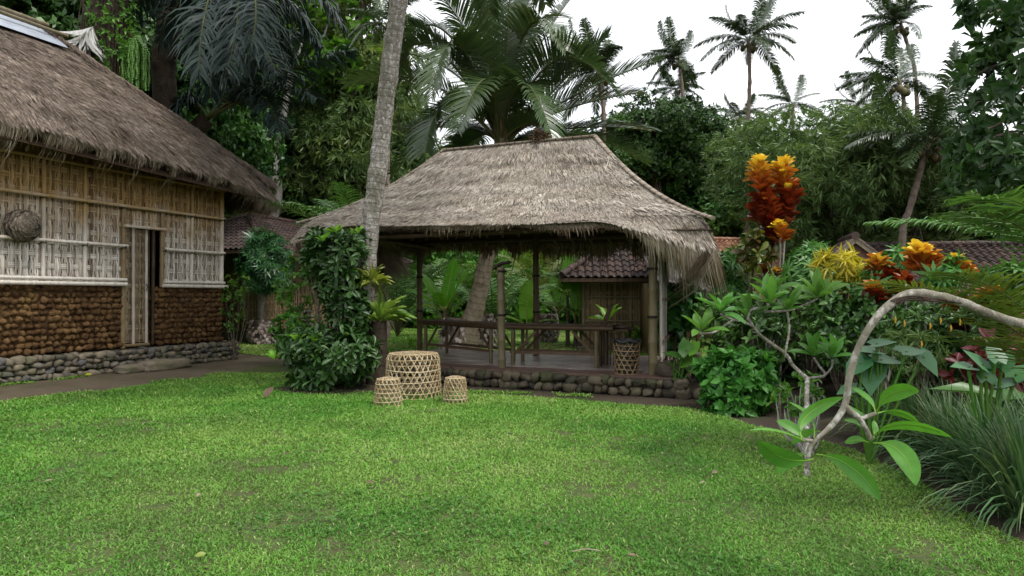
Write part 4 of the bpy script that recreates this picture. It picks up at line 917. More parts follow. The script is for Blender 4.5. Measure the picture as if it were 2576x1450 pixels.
M_crot = leafmat('croton_leaf', [(.06, .008, .006), (.20, .025, .008), (.48, .14, .02), (.80, .56, .05)], .38, .3, .5, pa=.0)
M_crotg = leafmat('croton_leaf_green', [(.06, .012, .008), (.05, .10, .02), (.20, .22, .02)], .38, .3, .5)
M_yel = leafmat('yellow_croton_leaf', [(.22, .24, .02), (.45, .42, .03), (.66, .56, .06)], .4, .35, .5)
M_plum = leafmat('plumeria_leaf', [(.05, .16, .03), (.085, .24, .04), (.14, .34, .06)], .42, .4, .45)
M_lemon = leafmat('lemongrass_blade', [(.025, .085, .03), (.05, .135, .05), (.09, .20, .075), (.2, .27, .12)], .45, .25, .4)
M_taro = leafmat('taro_leaf', [(.02, .09, .03), (.035, .14, .045), (.06, .2, .06)], .4, .3, .5)
M_banana = leafmat('banana_leaf', [(.08, .26, .02), (.15, .40, .03), (.26, .55, .06)], .4, .5, .3)  # greens raised in place of skylight from behind the leaves
M_red = leafmat('red_leaf', [(.10, .012, .015), (.2, .02, .03), (.12, .04, .01)], .4, .25)
M_flower = leafmat('yellow_flower', [(.65, .38, .03), (.75, .5, .05)], .6, .2)
def barkm(name, c1, c2, light, ringamp=.6, ring=9.0, lichen=.5, moss=None):
    m, nt, b = newmat(name); co = objco(nt); lc = attr(nt, 'lc', 'Vector'); z = nd(nt, 'ShaderNodeSeparateXYZ', 1, i0=lc)
    n = noise(nt, mapped(nt, co, (1, 1, .35)), 9, 5, .7); zz = mth(nt, 'ADD', mth(nt, 'MULTIPLY', z, ring), mth(nt, 'MULTIPLY', n, .8))
    fr = mth(nt, 'FRACT', zz); rg_ = ramp(nt, fr, [(0, g3(.25)), (.12, g3(1)), (.85, g3(.8)), (1, g3(.25))])
    c = ramp(nt, n, [(.3, c1), (.7, c2)]); c = mixc(nt, ringamp, c, rg_, 'MULTIPLY')
    n2 = noise(nt, mapped(nt, co, (1, 1, .75), (5, 2, 1)), 20, 6, .75); c = mixc(nt, ramp(nt, n2, [(.5, g3(0)), (.60, g3(lichen))]), c, light)
    if moss: c = mixc(nt, ramp(nt, noise(nt, mapped(nt, co, (1, 1, .5), (1, 8, 3)), 4, 4), [(.5, g3(0)), (.65, g3(.6))]), c, moss)
    _set(nt, b.inputs['Base Color'], c); b.inputs['Roughness'].default_value = .9; b.inputs['Specular IOR Level'].default_value = .2
    n4 = noise(nt, mapped(nt, co, (1, 1, .3)), 40, 4)
    h = mixc(nt, .5 if ringamp < .2 else .5, rg_ if ringamp > .2 else n, n4); _set(nt, b.inputs['Normal'], bump(nt, h, .9, .02)); return m
M_cocobark = barkm('coconut_bark', (.13, .11, .09), (.30, .27, .235), (.52, .52, .49), .3, 8.5, .75, moss=(.10, .10, .06))
M_cocobark2 = barkm('ringed_palm_bark', (.20, .15, .105), (.36, .29, .21), (.42, .38, .30), .6, 6.0, .3)
M_farbark = barkm('far_palm_bark', (.12, .09, .07), (.24, .19, .15), (.34, .3, .26), .4, 4.0, .3)
M_bark = barkm('tree_bark', (.06, .045, .03), (.13, .10, .075), (.28, .26, .22), .0, 1, .5)
M_barkdk = barkm('dark_bark', (.03, .022, .015), (.07, .05, .035), (.10, .10, .07), .3, 5, .3)
M_plumbark = barkm('plumeria_bark', (.12, .11, .08), (.27, .25, .20), (.52, .51, .47), .10, 30.0, .75, moss=(.14, .13, .09))
M_pale = barkm('pale_bark', (.20, .19, .165), (.38, .36, .32), (.50, .49, .45), .15, 12, .6)

def frond(mb, p0, p1, p2, ll, n, rng, droop=.35, w=.045, t0=.14, tb=.45, rr_=.03, vee=.45, rag=.1, mr=1, tw=0.0):
    """one feather palm frond along a curve; leaflets hang from both sides of the midrib"""
    C = bez(p0, p1, p2, 24); tube(mb, C, rr_ * (1 - .9 * np.linspace(0, 1, 24)), 5, .5, m=mr, cap=False)
    t = np.linspace(t0, .99, n); b = (1 - t)[:, None] ** 2 * p0 + 2 * (t * (1 - t))[:, None] * p1 + (t * t)[:, None] * p2
    T = nrm(2 * (1 - t)[:, None] * (np.asarray(p1) - p0) + 2 * t[:, None] * (np.asarray(p2) - p1))
    side0 = np.cross(T, UP); bad = np.linalg.norm(side0, axis=1) < .25
    ref = nrm(np.cross(np.asarray(p2) - p0, UP) + 1e-4); side0 = nrm(np.where(bad[:, None], ref, side0))
    if (side0[0] @ side0[-1]) < -.2: side0 = nrm(np.where((side0 @ ref)[:, None] < 0, -side0, side0))
    upv = nrm(np.cross(side0, T)); 
    if tw: side0, upv = side0 * math.cos(tw) + upv * math.sin(tw), upv * math.cos(tw) - side0 * math.sin(tw)
    prof = ll * np.clip(np.sin(np.clip((t - t0) / (1 - t0) * .86 + .10, 0, 1) * math.pi) ** .55, .25, 1)
    for s in (-1, 1):
        l = prof * rng.uniform(1 - rag, 1 + rag * .5, n); fwd = .35 + .75 * t ** 2
        d = nrm(side0 * s + T * fwd[:, None] + upv * vee * rng.uniform(.5 if rag > .05 else .85, 1.2, n)[:, None] + rng.normal(0, .005 + rag * .6, (n, 3)))
        q = b.copy(); Vs = []; ws = [.5, 1.0, .75, .08]; dr = droop * rng.uniform(.6, 1.4, n)[:, None]
        for k in range(4):
            wv = nrm(T - (T * d).sum(1, keepdims=True) * d + rng.normal(0, .02, (n, 3))) * (w * ws[k] / 2)
            Vs += [q - wv, q + wv]; q = q + d * (l / 3)[:, None]; d = nrm(d + np.array([0, 0, -1.]) * dr * (.55 + .5 * k))
        V = np.stack(Vs, 1); base = (np.arange(n) * 8)[:, None, None]; F = base + np.array([[0, 2, 3, 1], [2, 4, 5, 3], [4, 6, 7, 5]])[None]
        tt = np.clip(tb + rng.normal(0, .16, n), 0, 1); mb.add(V.reshape(-1, 3), F.reshape(-1, 4), np.repeat(tt, 8), m=0)
    return mb
def palmtrunk(pts, r0, r1, mat, o, ring=.13, amp=.04, base=1.6, seg=14, name='trunk', flare=.6):
    c = catmull(pts, 40); d = np.concatenate([[0], np.cumsum(np.linalg.norm(np.diff(c, axis=0), axis=1))]); n = int(d[-1] / (ring / 3)) + 2; s = np.linspace(0, d[-1], n); C = np.stack([np.interp(s, d, c[:, k]) for k in range(3)], -1)
    r = r0 + (r1 - r0) * s / d[-1]; r = r * (1 + (base - 1) * np.exp(-s / flare)); r = r * (1 + amp * (1 - (s / ring % 1)) + .02 * vnoise(np.stack([s * 3, s * 0], -1), 3)); q = MB(); tube(q, C, r, seg, .5)
    V = q.V[0]; q.V[0] = V + (vnoise(V * 6, 2) - .5)[:, None] * nrm(V - np.repeat(C, seg, 0)) * r0 * .22
    return q.build(name, mat, o)

# ---- shared far-palm fronds (built once, then copied)
PR = np.random.default_rng(101)
def far_frond(kind):
    mb = MB(); L_ = 1.0; a = {0: (.55, .22), 1: (.45, .30), 2: (.5, -.02), 3: (.5, .4)}[kind]; e = {0: (1.0, -.1), 1: (.95, .25), 2: (.85, -.55), 3: (.6, .85)}[kind]
    frond(mb, np.zeros(3), np.array([a[0], 0, a[1]]), np.array([e[0], .06, e[1]]), .22, 62, PR, .8, .019, .12, .30, .007, .25, .15)
    return mb.mesh('far_frond', [M_palm, M_rachis])
FFR = [far_frond(k) for k in range(4)]
def far_palm(x, y, Y, L_, trunk, label, nf=22, wind=None, seed=0, r=.11, group='coconut palms against the sky', nuts=True, top=None):
    c = P(x, y, Y); L_ = .98 * L_ / FPX * Y; rs = np.random.default_rng(seed); pts = [P(a, b, Y) for a, b in trunk[::-1]]; base = np.array([pts[0][0], Y, 0.])
    if pts[0][2] > .5: pts = [base] + pts
    o = thing('coconut_palm', label, 'palm tree', base, group); palmtrunk([p for p in pts] + [c], r, r * .62, M_farbark, o, .22, .03, 1.3, 10)
    for i in range(nf):
        az = i * 2.4 + rs.uniform(-.3, .3); lvl = i / nf; kind = 3 if lvl < .2 else (1 if lvl < .45 else (0 if lvl < .72 else 2)); f = bpy.data.objects.new('frond', FFR[kind]); SC.collection.objects.link(f); f.parent = o; f.location = Vector(c - base)
        s = L_ * rs.uniform(.85, 1.12); f.scale = (s, s, s); f.rotation_euler = Euler((rs.uniform(-.25, .25), rs.uniform(-.15, .15), az))
        if wind is not None:   # blown towards +wind azimuth: swing azimuth part of the way
            da = (wind - az + math.pi) % (2 * math.pi) - math.pi; f.rotation_euler.z = az + da * .35
    if nuts:
        q = MB()
        for k in range(9): a = k * 2.4; q.add(ICO2[0] * np.array([.10, .10, .13]) * rs.uniform(.7, 1.1) + c + np.array([math.cos(a) * .24, math.sin(a) * .24, -.22 - .1 * (k % 3)]), ICO2[1], rs.uniform(0, 1))
        q.build('coconut_cluster', stripmat('green_coconut' + str(seed), [(.06, .06, .02), (.14, .12, .05)], .5), o)
    return o
far_palm(1510, 178, 25, 150, [(1512, 230), (1519, 330)], 'coconut palm with drooping fronds just right of the big palm, above the pavilion ridge', seed=1, wind=math.pi * .9)
far_palm(1708, 150, 31, 100, [(1718, 250), (1726, 400)], 'coconut palm with thin pale trunk, upper one of the close pair', seed=2, wind=math.pi * .8)
far_palm(1700, 225, 38, 78, [(1703, 300), (1704, 380)], 'lower small coconut palm beneath the taller one of the close pair', seed=3, r=.1, nuts=False)
far_palm(1882, 100, 27, 128, [(1886, 200), (1880, 390)], 'tall coconut palm with long bare trunk standing alone in the middle of the white sky', seed=4, nf=19)
far_palm(1995, 262, 32, 92, [(1995, 330)], 'short coconut palm rising over the bamboo just right of the lone tall palm', seed=5, wind=math.pi * .5, nf=13, nuts=False)
far_palm(1862, 292, 36, 70, [(1862, 350)], 'small distant coconut palm at the foot of the lone tall palm trunk', seed=6, nuts=False, r=.1)
far_palm(2266, 60, 27, 112, [(2285, 120), (2302, 190), (2310, 400)], 'coconut palm with curved leaning trunk cut by the top edge of the picture', seed=7, wind=math.pi * .9)
far_palm(2262, 205, 23, 140, [(2275, 300)], 'dense coconut palm under the curved leaning palm', seed=8, wind=math.pi * .6, nf=20)
far_palm(2158, 262, 29, 88, [(2160, 330)], 'bright upright small coconut palm left of the dense one', seed=9, nuts=False, nf=12, wind=math.pi * .5)
far_palm(2335, 360, 18, 215, [(2318, 420), (2290, 520), (2270, 600)], 'large near coconut palm with wide arching fronds beside the dark overhanging branches', seed=10, nf=24)
far_palm(1378, 150, 33, 80, [(1380, 260)], 'small palm crown behind the right fronds of the big central palm', seed=12, nuts=False, nf=12)
far_palm(975, 60, 24, 120, [(975, 200)], 'palm fronds behind the upper part of the leaning grey trunk', seed=13, nuts=False, nf=13)

# ---- big leaning coconut trunk in front of the pavilion, crown above the picture
o = thing('coconut_palm', 'tall coconut palm with grey lichen-spotted ringed trunk leaning in front of the pavilion', 'palm tree', G(905, 958)); Yt = 11.3
pts = [G(905, 958), P(917, 760, Yt), P(927, 600, Yt), P(948, 450, Yt - .05), P(965, 300, Yt - .1), P(984, 150, Yt - .2), P(1003, 0, Yt - .3), P(1035, -250, Yt - .5), P(1080, -560, Yt - .7)]
palmtrunk(pts, .16, .125, M_cocobark, o, .12, .03, 1.35, 24)
for i in range(16):
    az = i * 2.4; f = bpy.data.objects.new('frond', FFR[(3, 1, 0, 2)[i % 4]]); SC.collection.objects.link(f); f.parent = o; f.location = Vector(pts[-1] - pts[0]); f.scale = (4.2,) * 3; f.rotation_euler = (0, 0, az)

# ---- central palm with big fronds
o = thing('coconut_palm', 'big palm with swollen leaning ringed trunk and huge glossy fronds behind the pavilion', 'palm tree', G(1160, 886)); Yc = 17.3; g0 = G(1160, 886); Yb = g0[1]
rc = np.random.default_rng(55)
palmtrunk([g0, P(1180, 830, Yb - .1), P(1205, 740, Yb - .3), P(1226, 640, Yb - .5), P(1245, 500, Yb - .8), P(1262, 350, Yc)], .20, .17, M_cocobark2, o, .17, .05, 2.3, 22, flare=.7)
q = MB(); c0 = P(1262, 375, Yc)
for a in range(12): an = a * .52; tube(q, [c0 + np.array([math.cos(an) * .09, math.sin(an) * .09, -.4]), c0 + np.array([math.cos(an) * .12, math.sin(an) * .12, .3]), c0 + np.array([math.cos(an) * .22, math.sin(an) * .22, .8])], [.07, .05, .02], 6, .5)
q.build('leaf_bases', stripmat('palm_fibre', [(.16, .11, .05), (.28, .2, .1)], .8), o)
# fronds: (mid x, mid y, tip x, tip y, depth offset of mid, of tip, leaflet length, tint: paler paints a lit frond)
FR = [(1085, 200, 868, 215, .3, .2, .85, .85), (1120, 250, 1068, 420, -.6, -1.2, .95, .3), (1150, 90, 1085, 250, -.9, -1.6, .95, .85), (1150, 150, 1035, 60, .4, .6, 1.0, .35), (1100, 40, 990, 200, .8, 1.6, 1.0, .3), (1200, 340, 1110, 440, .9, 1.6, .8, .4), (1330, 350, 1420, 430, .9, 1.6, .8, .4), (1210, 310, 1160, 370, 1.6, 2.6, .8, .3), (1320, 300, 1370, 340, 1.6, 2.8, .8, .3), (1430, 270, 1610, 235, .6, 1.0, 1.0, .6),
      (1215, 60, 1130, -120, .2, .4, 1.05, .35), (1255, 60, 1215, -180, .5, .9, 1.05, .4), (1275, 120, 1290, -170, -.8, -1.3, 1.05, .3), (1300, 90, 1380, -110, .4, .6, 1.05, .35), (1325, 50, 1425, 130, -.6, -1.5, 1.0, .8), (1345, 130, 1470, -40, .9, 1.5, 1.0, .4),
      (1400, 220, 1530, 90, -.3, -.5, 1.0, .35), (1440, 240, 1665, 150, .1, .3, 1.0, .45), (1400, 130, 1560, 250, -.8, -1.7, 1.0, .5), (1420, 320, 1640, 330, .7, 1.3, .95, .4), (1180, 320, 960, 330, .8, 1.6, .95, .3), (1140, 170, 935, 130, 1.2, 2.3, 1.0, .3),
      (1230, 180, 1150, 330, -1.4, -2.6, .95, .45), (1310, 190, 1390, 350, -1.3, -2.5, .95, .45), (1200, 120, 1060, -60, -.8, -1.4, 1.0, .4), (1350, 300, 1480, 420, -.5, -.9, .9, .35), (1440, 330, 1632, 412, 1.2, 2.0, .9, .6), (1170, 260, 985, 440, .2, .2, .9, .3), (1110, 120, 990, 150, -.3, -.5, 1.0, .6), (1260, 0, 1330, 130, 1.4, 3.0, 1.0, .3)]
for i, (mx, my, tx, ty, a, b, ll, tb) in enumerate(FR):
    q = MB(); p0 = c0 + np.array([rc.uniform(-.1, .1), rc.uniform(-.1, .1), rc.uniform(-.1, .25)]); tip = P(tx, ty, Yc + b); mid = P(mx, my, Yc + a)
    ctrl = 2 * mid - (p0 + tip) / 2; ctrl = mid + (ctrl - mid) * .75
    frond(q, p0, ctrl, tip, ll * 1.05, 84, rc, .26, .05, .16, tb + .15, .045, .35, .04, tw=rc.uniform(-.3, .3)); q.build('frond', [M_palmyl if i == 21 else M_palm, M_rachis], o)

# ---- sugar palm at upper left
o = thing('sugar_palm', 'dark sugar palm with drooping blue-grey fronds and ringed trunk behind the thatched house', 'palm tree', np.array([-8.6, 17.0, 0])); Ys = 17.0; cs = P(575, -120, 15.6); b0 = np.array([-8.6, 17.0, 0])
palmtrunk([b0, P(415, 300, 17.0), P(415, 130, 16.8), P(470, -60, 16.4), cs], .27, .26, M_barkdk, o, .2, .06, 1.1, 16)
SG = [(640, 60, 700, 190, -.5, -1.0), (600, 20, 560, 210, -.9, -1.3), (700, -20, 800, 110, .3, .6), (520, 20, 500, 190, -.7, -1.0), (640, -10, 620, 150, -1.6, -2.2), (480, -40, 400, 110, .2, .3), (740, -60, 860, 60, -.5, -.6), (560, -20, 450, 150, .8, 1.4), (660, -40, 760, 200, 1.0, 1.6), (430, -60, 300, 60, .6, .8), (610, 60, 640, 260, .4, .5), (540, 40, 530, 250, .3, .5)]
for mx, my, tx, ty, a, b in SG:
    q = MB(); tip = P(tx, ty, 15.6 + b); mid = P(mx, my, 15.6 + a); frond(q, cs, 2 * mid - (cs + tip) / 2, tip, .9, 84, rc, .75, .058, .1, .5, .05, .1, .45); q.build('frond', [M_sugar, M_rachis], o)
# second, lower sugar palm with spreading fronds
o = thing('sugar_palm', 'low sugar palm with dark ragged blue-grey fronds spreading over the compound-leaf tree', 'palm tree', np.array([-9.3, 17.2, 0])); cs = P(520, 300, 17.2)
palmtrunk([np.array([-9.3, 17.2, 0]), P(430, 420, 17.2), cs], .2, .2, M_barkdk, o, .2, .06, 1.1)
for mx, my, tx, ty, a, b in ((700, 190, 880, 130, -.8, -1.2), (640, 240, 700, 330, -.9, -1.6), (680, 230, 800, 250, -1.0, -2.0), (600, 230, 560, 170, .3, .5), (640, 170, 760, 90, .2, .3), (470, 250, 430, 330, -.4, -.6)):
    q = MB(); tip = P(tx, ty, 17.2 + b); mid = P(mx, my, 17.2 + a); frond(q, cs, 2 * mid - (cs + tip) / 2, tip, .85, 78, rc, .6, .055, .2, .5, .05, .15, .35); q.build('frond', [M_sugar, M_rachis], o)
# fruit strings of the palm
o = thing('palm_fruit', 'long hanging cluster of bright green beaded palm fruit strings behind the thatched roof', 'fruit cluster', P(343, 100, 15.9)); q = MB(); rf_ = np.random.default_rng(5); top = P(340, 105, 15.9)
mfr, nt, b_ = newmat('green_palm_fruit'); _set(nt, b_.inputs['Base Color'], ramp(nt, attr(nt, 'tint'), [(0, (.05, .14, .02)), (1, (.13, .28, .045))])); b_.inputs['Roughness'].default_value = .4
SP, SF = ICO1
for k in range(80):
    an = rf_.uniform(0, 6.28); rd = .30 * math.sqrt(rf_.uniform(.05, 1)); x, y = math.cos(an) * rd, math.sin(an) * rd; L_ = rf_.uniform(1.0, 1.3) * (1.05 - rd * .5); n = int(L_ / .035); z = -np.linspace(0, L_, n); sp_ = np.clip(-z / .25, 0, 1) ** .6
    pp = top + np.stack([x * sp_ + .01 * np.sin(z * 20 + k), y * sp_, z + .1 * (1 - sp_)], -1); scatter(q, SP, SF, pp, np.broadcast_to(np.eye(3), (n, 3, 3)), np.full(n, .025), rf_.uniform(0, 1, n))
q.build('fruit_strings', mfr, o); q = MB(); tube(q, catmull([top + [-.9, .6, .25], top + [-.4, .3, .33], top + [0, 0, .05]], 6), .05, 8); q.build('stalk', M_rachis, o)
o = thing('palm_fruit', 'small pale green pointed palm flower bud left of the long beaded cluster', 'fruit cluster', P(308, 178, 15.8)); q = MB(); c = P(308, 178, 15.8)
for k in range(22): a = k * .55; e = .07 * math.sqrt((k + 1) / 22); tube(q, bez(c + [0, 0, .2], c + [math.cos(a) * e * 2, math.sin(a) * e * 2, .02], c + [math.cos(a) * .01, math.sin(a) * .01, -.2], 8), .014, 5, .9)
mbud, nt, b_ = newmat('pale_bud'); b_.inputs['Base Color'].default_value = (.24, .34, .05, 1); q.build('flower_bud', mbud, o)
# vine covered trunk with dead fan leaf
o = thing('vine_covered_trunk', 'thick dark tree trunk wrapped in hanging roots and pale green vines above the thatch ridge', 'tree', np.array([P(265, 300, 16)[0], 16, 0])); c = np.array([P(265, 300, 16)[0], 16, 0])
q = MB(); tube(q, catmull([c, c + [.05, 0, 4], P(262, 150, 16), P(278, 0, 16), P(300, -150, 16)], 8), .42, 14); q.build('trunk', M_barkdk, o)
q = MB()
for k in range(60): a = rf_.uniform(3.4, 6.2); x0 = c + [math.cos(a) * .46, math.sin(a) * .46, rf_.uniform(6.5, 9)]; tube(q, catmull([x0, x0 + [rf_.uniform(-.1, .1), -.05, -1], x0 + [rf_.uniform(-.15, .15), -.1, -rf_.uniform(2, 4)]], 4), .012, 4)
q.build('hanging_roots', M_barkdk, o)
q = MB(); n = 420; a = rf_.uniform(3.2, 6.4, n); z = rf_.uniform(5.2, 9, n); C_ = c + np.stack([np.cos(a) * .5 + .12 + .25 * vnoise(np.stack([a * 2, z], -1), 2), np.sin(a) * .5, z], -1); rosettes(q, C_, np.stack([np.cos(a), np.sin(a), -.2 + 0 * a], -1), 4, .12, .05, LF_OVAL, (.6, 1.4), rf_); q.build('vine_leaves', M_mid, o)
q = MB(); c = P(228, 75, 15.3); rosettes(q, np.repeat(c[None], 5, 0) + rf_.normal(0, .06, (5, 3)), np.repeat(np.array([[-.3, -.1, -1.0]]), 5, 0), 9, .75, .045, LF_LANCE, (.05, .6), rf_)
tag(q.build('dead_frond', stripmat('bleached_leaf', [(.25, .24, .22), (.42, .42, .40), (.55, .55, .52)], .8), None, loc=c), 'dead pale grey-white fan leaf hanging over the thatched house ridge', 'leaf')

# ---------------------------------------------------------------- trees: shared crown meshes, each tree an object of its own
def crown(seed, R, nclump, per, ll, lw, T, mode='ros', k=5, flat=.7, crad=.26):
    """crown of leaf clumps with gaps, centred on origin, radii R"""
    rs = np.random.default_rng(seed); mb = MB(); R = np.asarray(R, float)
    d = nrm(rs.normal(0, 1, (nclump, 3)) + [0, 0, .15]); c = d * R * rs.uniform(.35, .95, (nclump, 1)); cr = crad * R.mean() * rs.uniform(.6, 1.25, nclump)
    i = rs.integers(0, nclump, nclump * per); dd = nrm(rs.normal(0, 1, (len(i), 3)) + [0, 0, .25]); rad = rs.uniform(.55, 1.0, len(i)) ** .7
    p = c[i] + dd * (cr[i] * rad)[:, None] * np.array([1, 1, flat]); ct = rs.uniform(-.22, .22, nclump)
    if mode == 'ros': rosettes(mb, p, nrm(dd + d[i] * .5 + [0, 0, .2]), k, ll, lw, T, (.5, 1.5), rs, tint=np.clip(.42 + ct[i] + rs.normal(0, .15, len(i)), 0, 1), sag=.15)
    elif mode == 'bamboo': rosettes(mb, p, nrm(dd * .8 + [0, 0, -.8]), k, ll, lw, T, (.2, .9), rs, tint=np.clip(.45 + ct[i] + rs.normal(0, .15, len(i)), 0, 1))
    return mb, c
CR = {}
def reg(name, mat, *a, **k): mb, c = crown(*a, **k); CR[name] = (mb.mesh(name, mat), c)
reg('crown_broad', M_forest, 1, (3.2, 3.2, 2.7), 75, 55, .24, .11, LF_Q, k=6)
reg('crown_dense', M_dkleaf, 2, (3.0, 3.0, 2.6), 90, 60, .20, .10, LF_Q, k=6)
reg('crown_light', M_forest2, 3, (3.0, 3.0, 2.8), 60, 45, .26, .09, LF_Q, k=6, crad=.24)
reg('crown_bamboo', M_bambl, 4, (3.2, 3.2, 2.8), 80, 50, .30, .045, LF_Q, mode='bamboo', k=7, crad=.25)
reg('crown_compound', M_smleaf, 5, (2.0, 2.0, 1.7), 46, 46, .15, .07, LF_Q, k=8, crad=.27)
reg('crown_column', M_forest, 6, (2.0, 2.0, 3.6), 70, 50, .22, .09, LF_Q, k=6, crad=.28)
TRK = {}
def trunkmesh(key, seed, lean=.3):
    rs = np.random.default_rng(seed); q = MB(); top = np.array([rs.uniform(-lean, lean), rs.uniform(-lean, lean), 1.0]); mid = np.array([rs.uniform(-lean, lean) * .5, 0, .5])
    tube(q, catmull([np.zeros(3), mid, top], 6), np.linspace(.030, .016, 13), 8)
    cl = CR[key][1]
    return q.mesh('trunk', M_bark), top
def tree(name, label, base, key, cz_, sc, cat='tree', group=None, seed=0, rot=None, tr=.22, bark=None, limbs=7, sway=.4):
    rs = np.random.default_rng(seed + 500); base = np.array([base[0], base[1], 0.]); o = thing(name, label, cat, base, group); sc = np.broadcast_to(np.asarray(sc, float), (3,)); cc = base + [0, 0, cz_]
    f = bpy.data.objects.new('crown', CR[key][0]); SC.collection.objects.link(f); f.parent = o; f.location = (0, 0, cz_); f.scale = Vector(sc); rz_ = rs.uniform(0, 6.28) if rot is None else rot; f.rotation_euler = (0, 0, rz_)
    q = MB(); Z = cz_; b1 = base + [rs.uniform(-sway, sway), rs.uniform(-sway, sway), Z * .55]; tube(q, catmull([base, b1, cc], 8), np.linspace(tr, tr * .4, 17), 9); c, s = math.cos(rz_), math.sin(rz_); Rm = np.array([[c, -s, 0], [s, c, 0], [0, 0, 1.]])
    cl = CR[key][1][:limbs] * sc
    for k in cl:
        e = cc + Rm @ k; m = (b1 * .4 + cc * .6); tube(q, catmull([m * .5 + b1 * .5, (m + e) / 2 + [0, 0, .3], e], 4), np.linspace(tr * .4, tr * .1, 9), 6)
    q.build('trunk', bark or M_bark, o); return o
# (key, x, y centre in picture, depth, scale, label)
TG = 'forest trees behind the garden'
TREES = [
 ('crown_bamboo', 640, 470, 30, (1.1, 1, 1.0), 'bamboo thicket rising directly over the left hip of the old tiled house'),
 ('crown_bamboo', 790, 520, 30, (1.2, 1, 1.0), 'bamboo thicket between the tiled house and the pavilion left corner'),
 ('crown_light', 870, 400, 30, (1.0, 1, 1.2), 'olive green tree close left of the leaning trunk at half height'),
 ('crown_light', 690, 330, 31, (1.0, 1, 1.2), 'olive green tree around the crooked pale trunk'),
 ('crown_compound', 560, 300, 24, (1.5, 1.4, 1.2), 'blue-green small-leaved tree touching the middle of the thatch slope'),
 ('crown_dense', 1650, 370, 25, (.8, .8, .75), 'dense dark broadleaf tree right of the big palm, behind the pavilion roof edge'),
 ('crown_dense', 1730, 420, 24, (.75, .8, .8), 'lower dark bushy tree below and right of the dense broadleaf tree'),
 ('crown_bamboo', 1998, 440, 23, (1.0, 1.0, .75), 'feathery bamboo thicket under the lone tall palm'),
 ('crown_bamboo', 2110, 470, 21, (.95, .95, .9), 'feathery bamboo thicket behind the tall orange croton'),
 ('crown_bamboo', 1860, 480, 24, (1.0, .9, .85), 'bamboo foliage between the dark broadleaf tree and the tall croton'),
 ('crown_bamboo', 2290, 500, 21, (1.0, .9, .8), 'bamboo foliage above the brown tiled roof'),
 ('crown_broad', 2470, 520, 22, (1.0, .9, .75), 'broadleaf tree behind the far end of the brown tiled roof'),
 ('crown_light', 2230, 395, 26, (.85, .8, .7), 'light green tree behind the large near coconut palm'),
 ('crown_dense', 1780, 560, 22, (.8, .8, .7), 'shady dark bush tree behind the right corner of the thatch'),
 ('crown_broad', 1930, 560, 22, (.9, .8, .7), 'dark undergrowth tree behind the stem of the tall croton'),
 ('crown_light', 720, 140, 26, (1.1, 1, 1.3), 'light green tree behind the blue-grey fronds'),
 ('crown_bamboo', 820, 300, 24, (1.05, 1, 1.25), 'olive green bamboo thicket left of the leaning grey trunk'),
 ('crown_light', 900, 170, 27, (.85, .8, 1.2), 'light green loose tree beside the upper leaning trunk'),
 ('crown_broad', 540, 30, 28, (1.5, 1, 1.5), 'dark forest tree behind the sugar palm crown'),
 ('crown_dense', 330, 90, 20, (1.1, 1, 1.2), 'dark forest tree behind the green palm fruit'),
 ('crown_broad', 80, -30, 20, (1.1, 1, .9), 'dark forest tree above the metal ridge cap of the long house'),
 ('crown_dense', 480, 240, 22, (1.2, 1, 1.3), 'black-green forest tree behind the ringed dark palm trunk'),
 ('crown_dense', 620, 350, 23, (1.1, 1, 1.1), 'black-green forest tree behind the compound-leaf tree'),
 ('crown_bamboo', 900, 430, 22, (.95, .9, 1.0), 'bamboo foliage behind the lower leaning trunk'),
 ('crown_dense', 1010, 480, 23, (.95, .9, .8), 'dark tree behind the left slope of the pavilion roof'),
 ('crown_bamboo', 760, 440, 21, (.9, .9, 1.0), 'green bamboo foliage above the old tiled house'),
 ('crown_light', 620, 200, 25, (.9, 1, 1.4), 'olive tree between the dark palm trunk and the slim pale trunk'),
 ('crown_broad', 1500, 420, 26, (.75, .7, .6), 'dark tree just above the right end of the pavilion ridge'),
 ('crown_dense', 200, 200, 22, (1.2, 1, 1.4), 'dark forest tree behind the vine covered trunk'),
 ('crown_broad', 700, 520, 24, (1.0, .9, .7), 'dark shrubby tree rising directly over the old tiled roof'),
 ('crown_broad', 850, 560, 22, (.9, .9, .8), 'dark shrubby tree left of the leaning trunk above the pavilion left corner'),
]
for i, (k, x, y, Y, s, lb) in enumerate(TREES):
    if 930 < x < 1995 or (x < 940 and (x > 560 or y > 290)): s = tuple(q_ * 33 / Y for q_ in s); Y = 33 - (i % 3)
    c = P(x, y, Y); nm = {'crown_compound': 'compound_leaf_tree', 'crown_bamboo': 'bamboo_clump', 'crown_dense': 'dark_tree', 'crown_broad': 'broadleaf_tree', 'crown_light': 'light_tree'}[k]
    tree(nm, lb, (c[0], Y), k, c[2], s, 'bamboo' if 'bamboo' in k else 'tree', TG, i, tr=.16)
# compound-leaf tree left
for i, (x, y, Y, s, lb) in enumerate(((600, 330, 30.5, (1.5, 1.5, 1.3), 'blue-green compound-leaf tree rising just over the thatched house roof'), (690, 400, 30.2, (1.4, 1.4, 1.25), 'blue-green compound-leaf tree near the tip of the thatched house roof'), (545, 260, 31.5, (1.2, 1.2, .9), 'small blue-green leafy tree top beside the dark ringed trunk'))):
    c = P(x, y, Y); tree('compound_leaf_tree', lb, (c[0], Y), 'crown_compound', c[2], s, seed=40 + i, tr=.07)
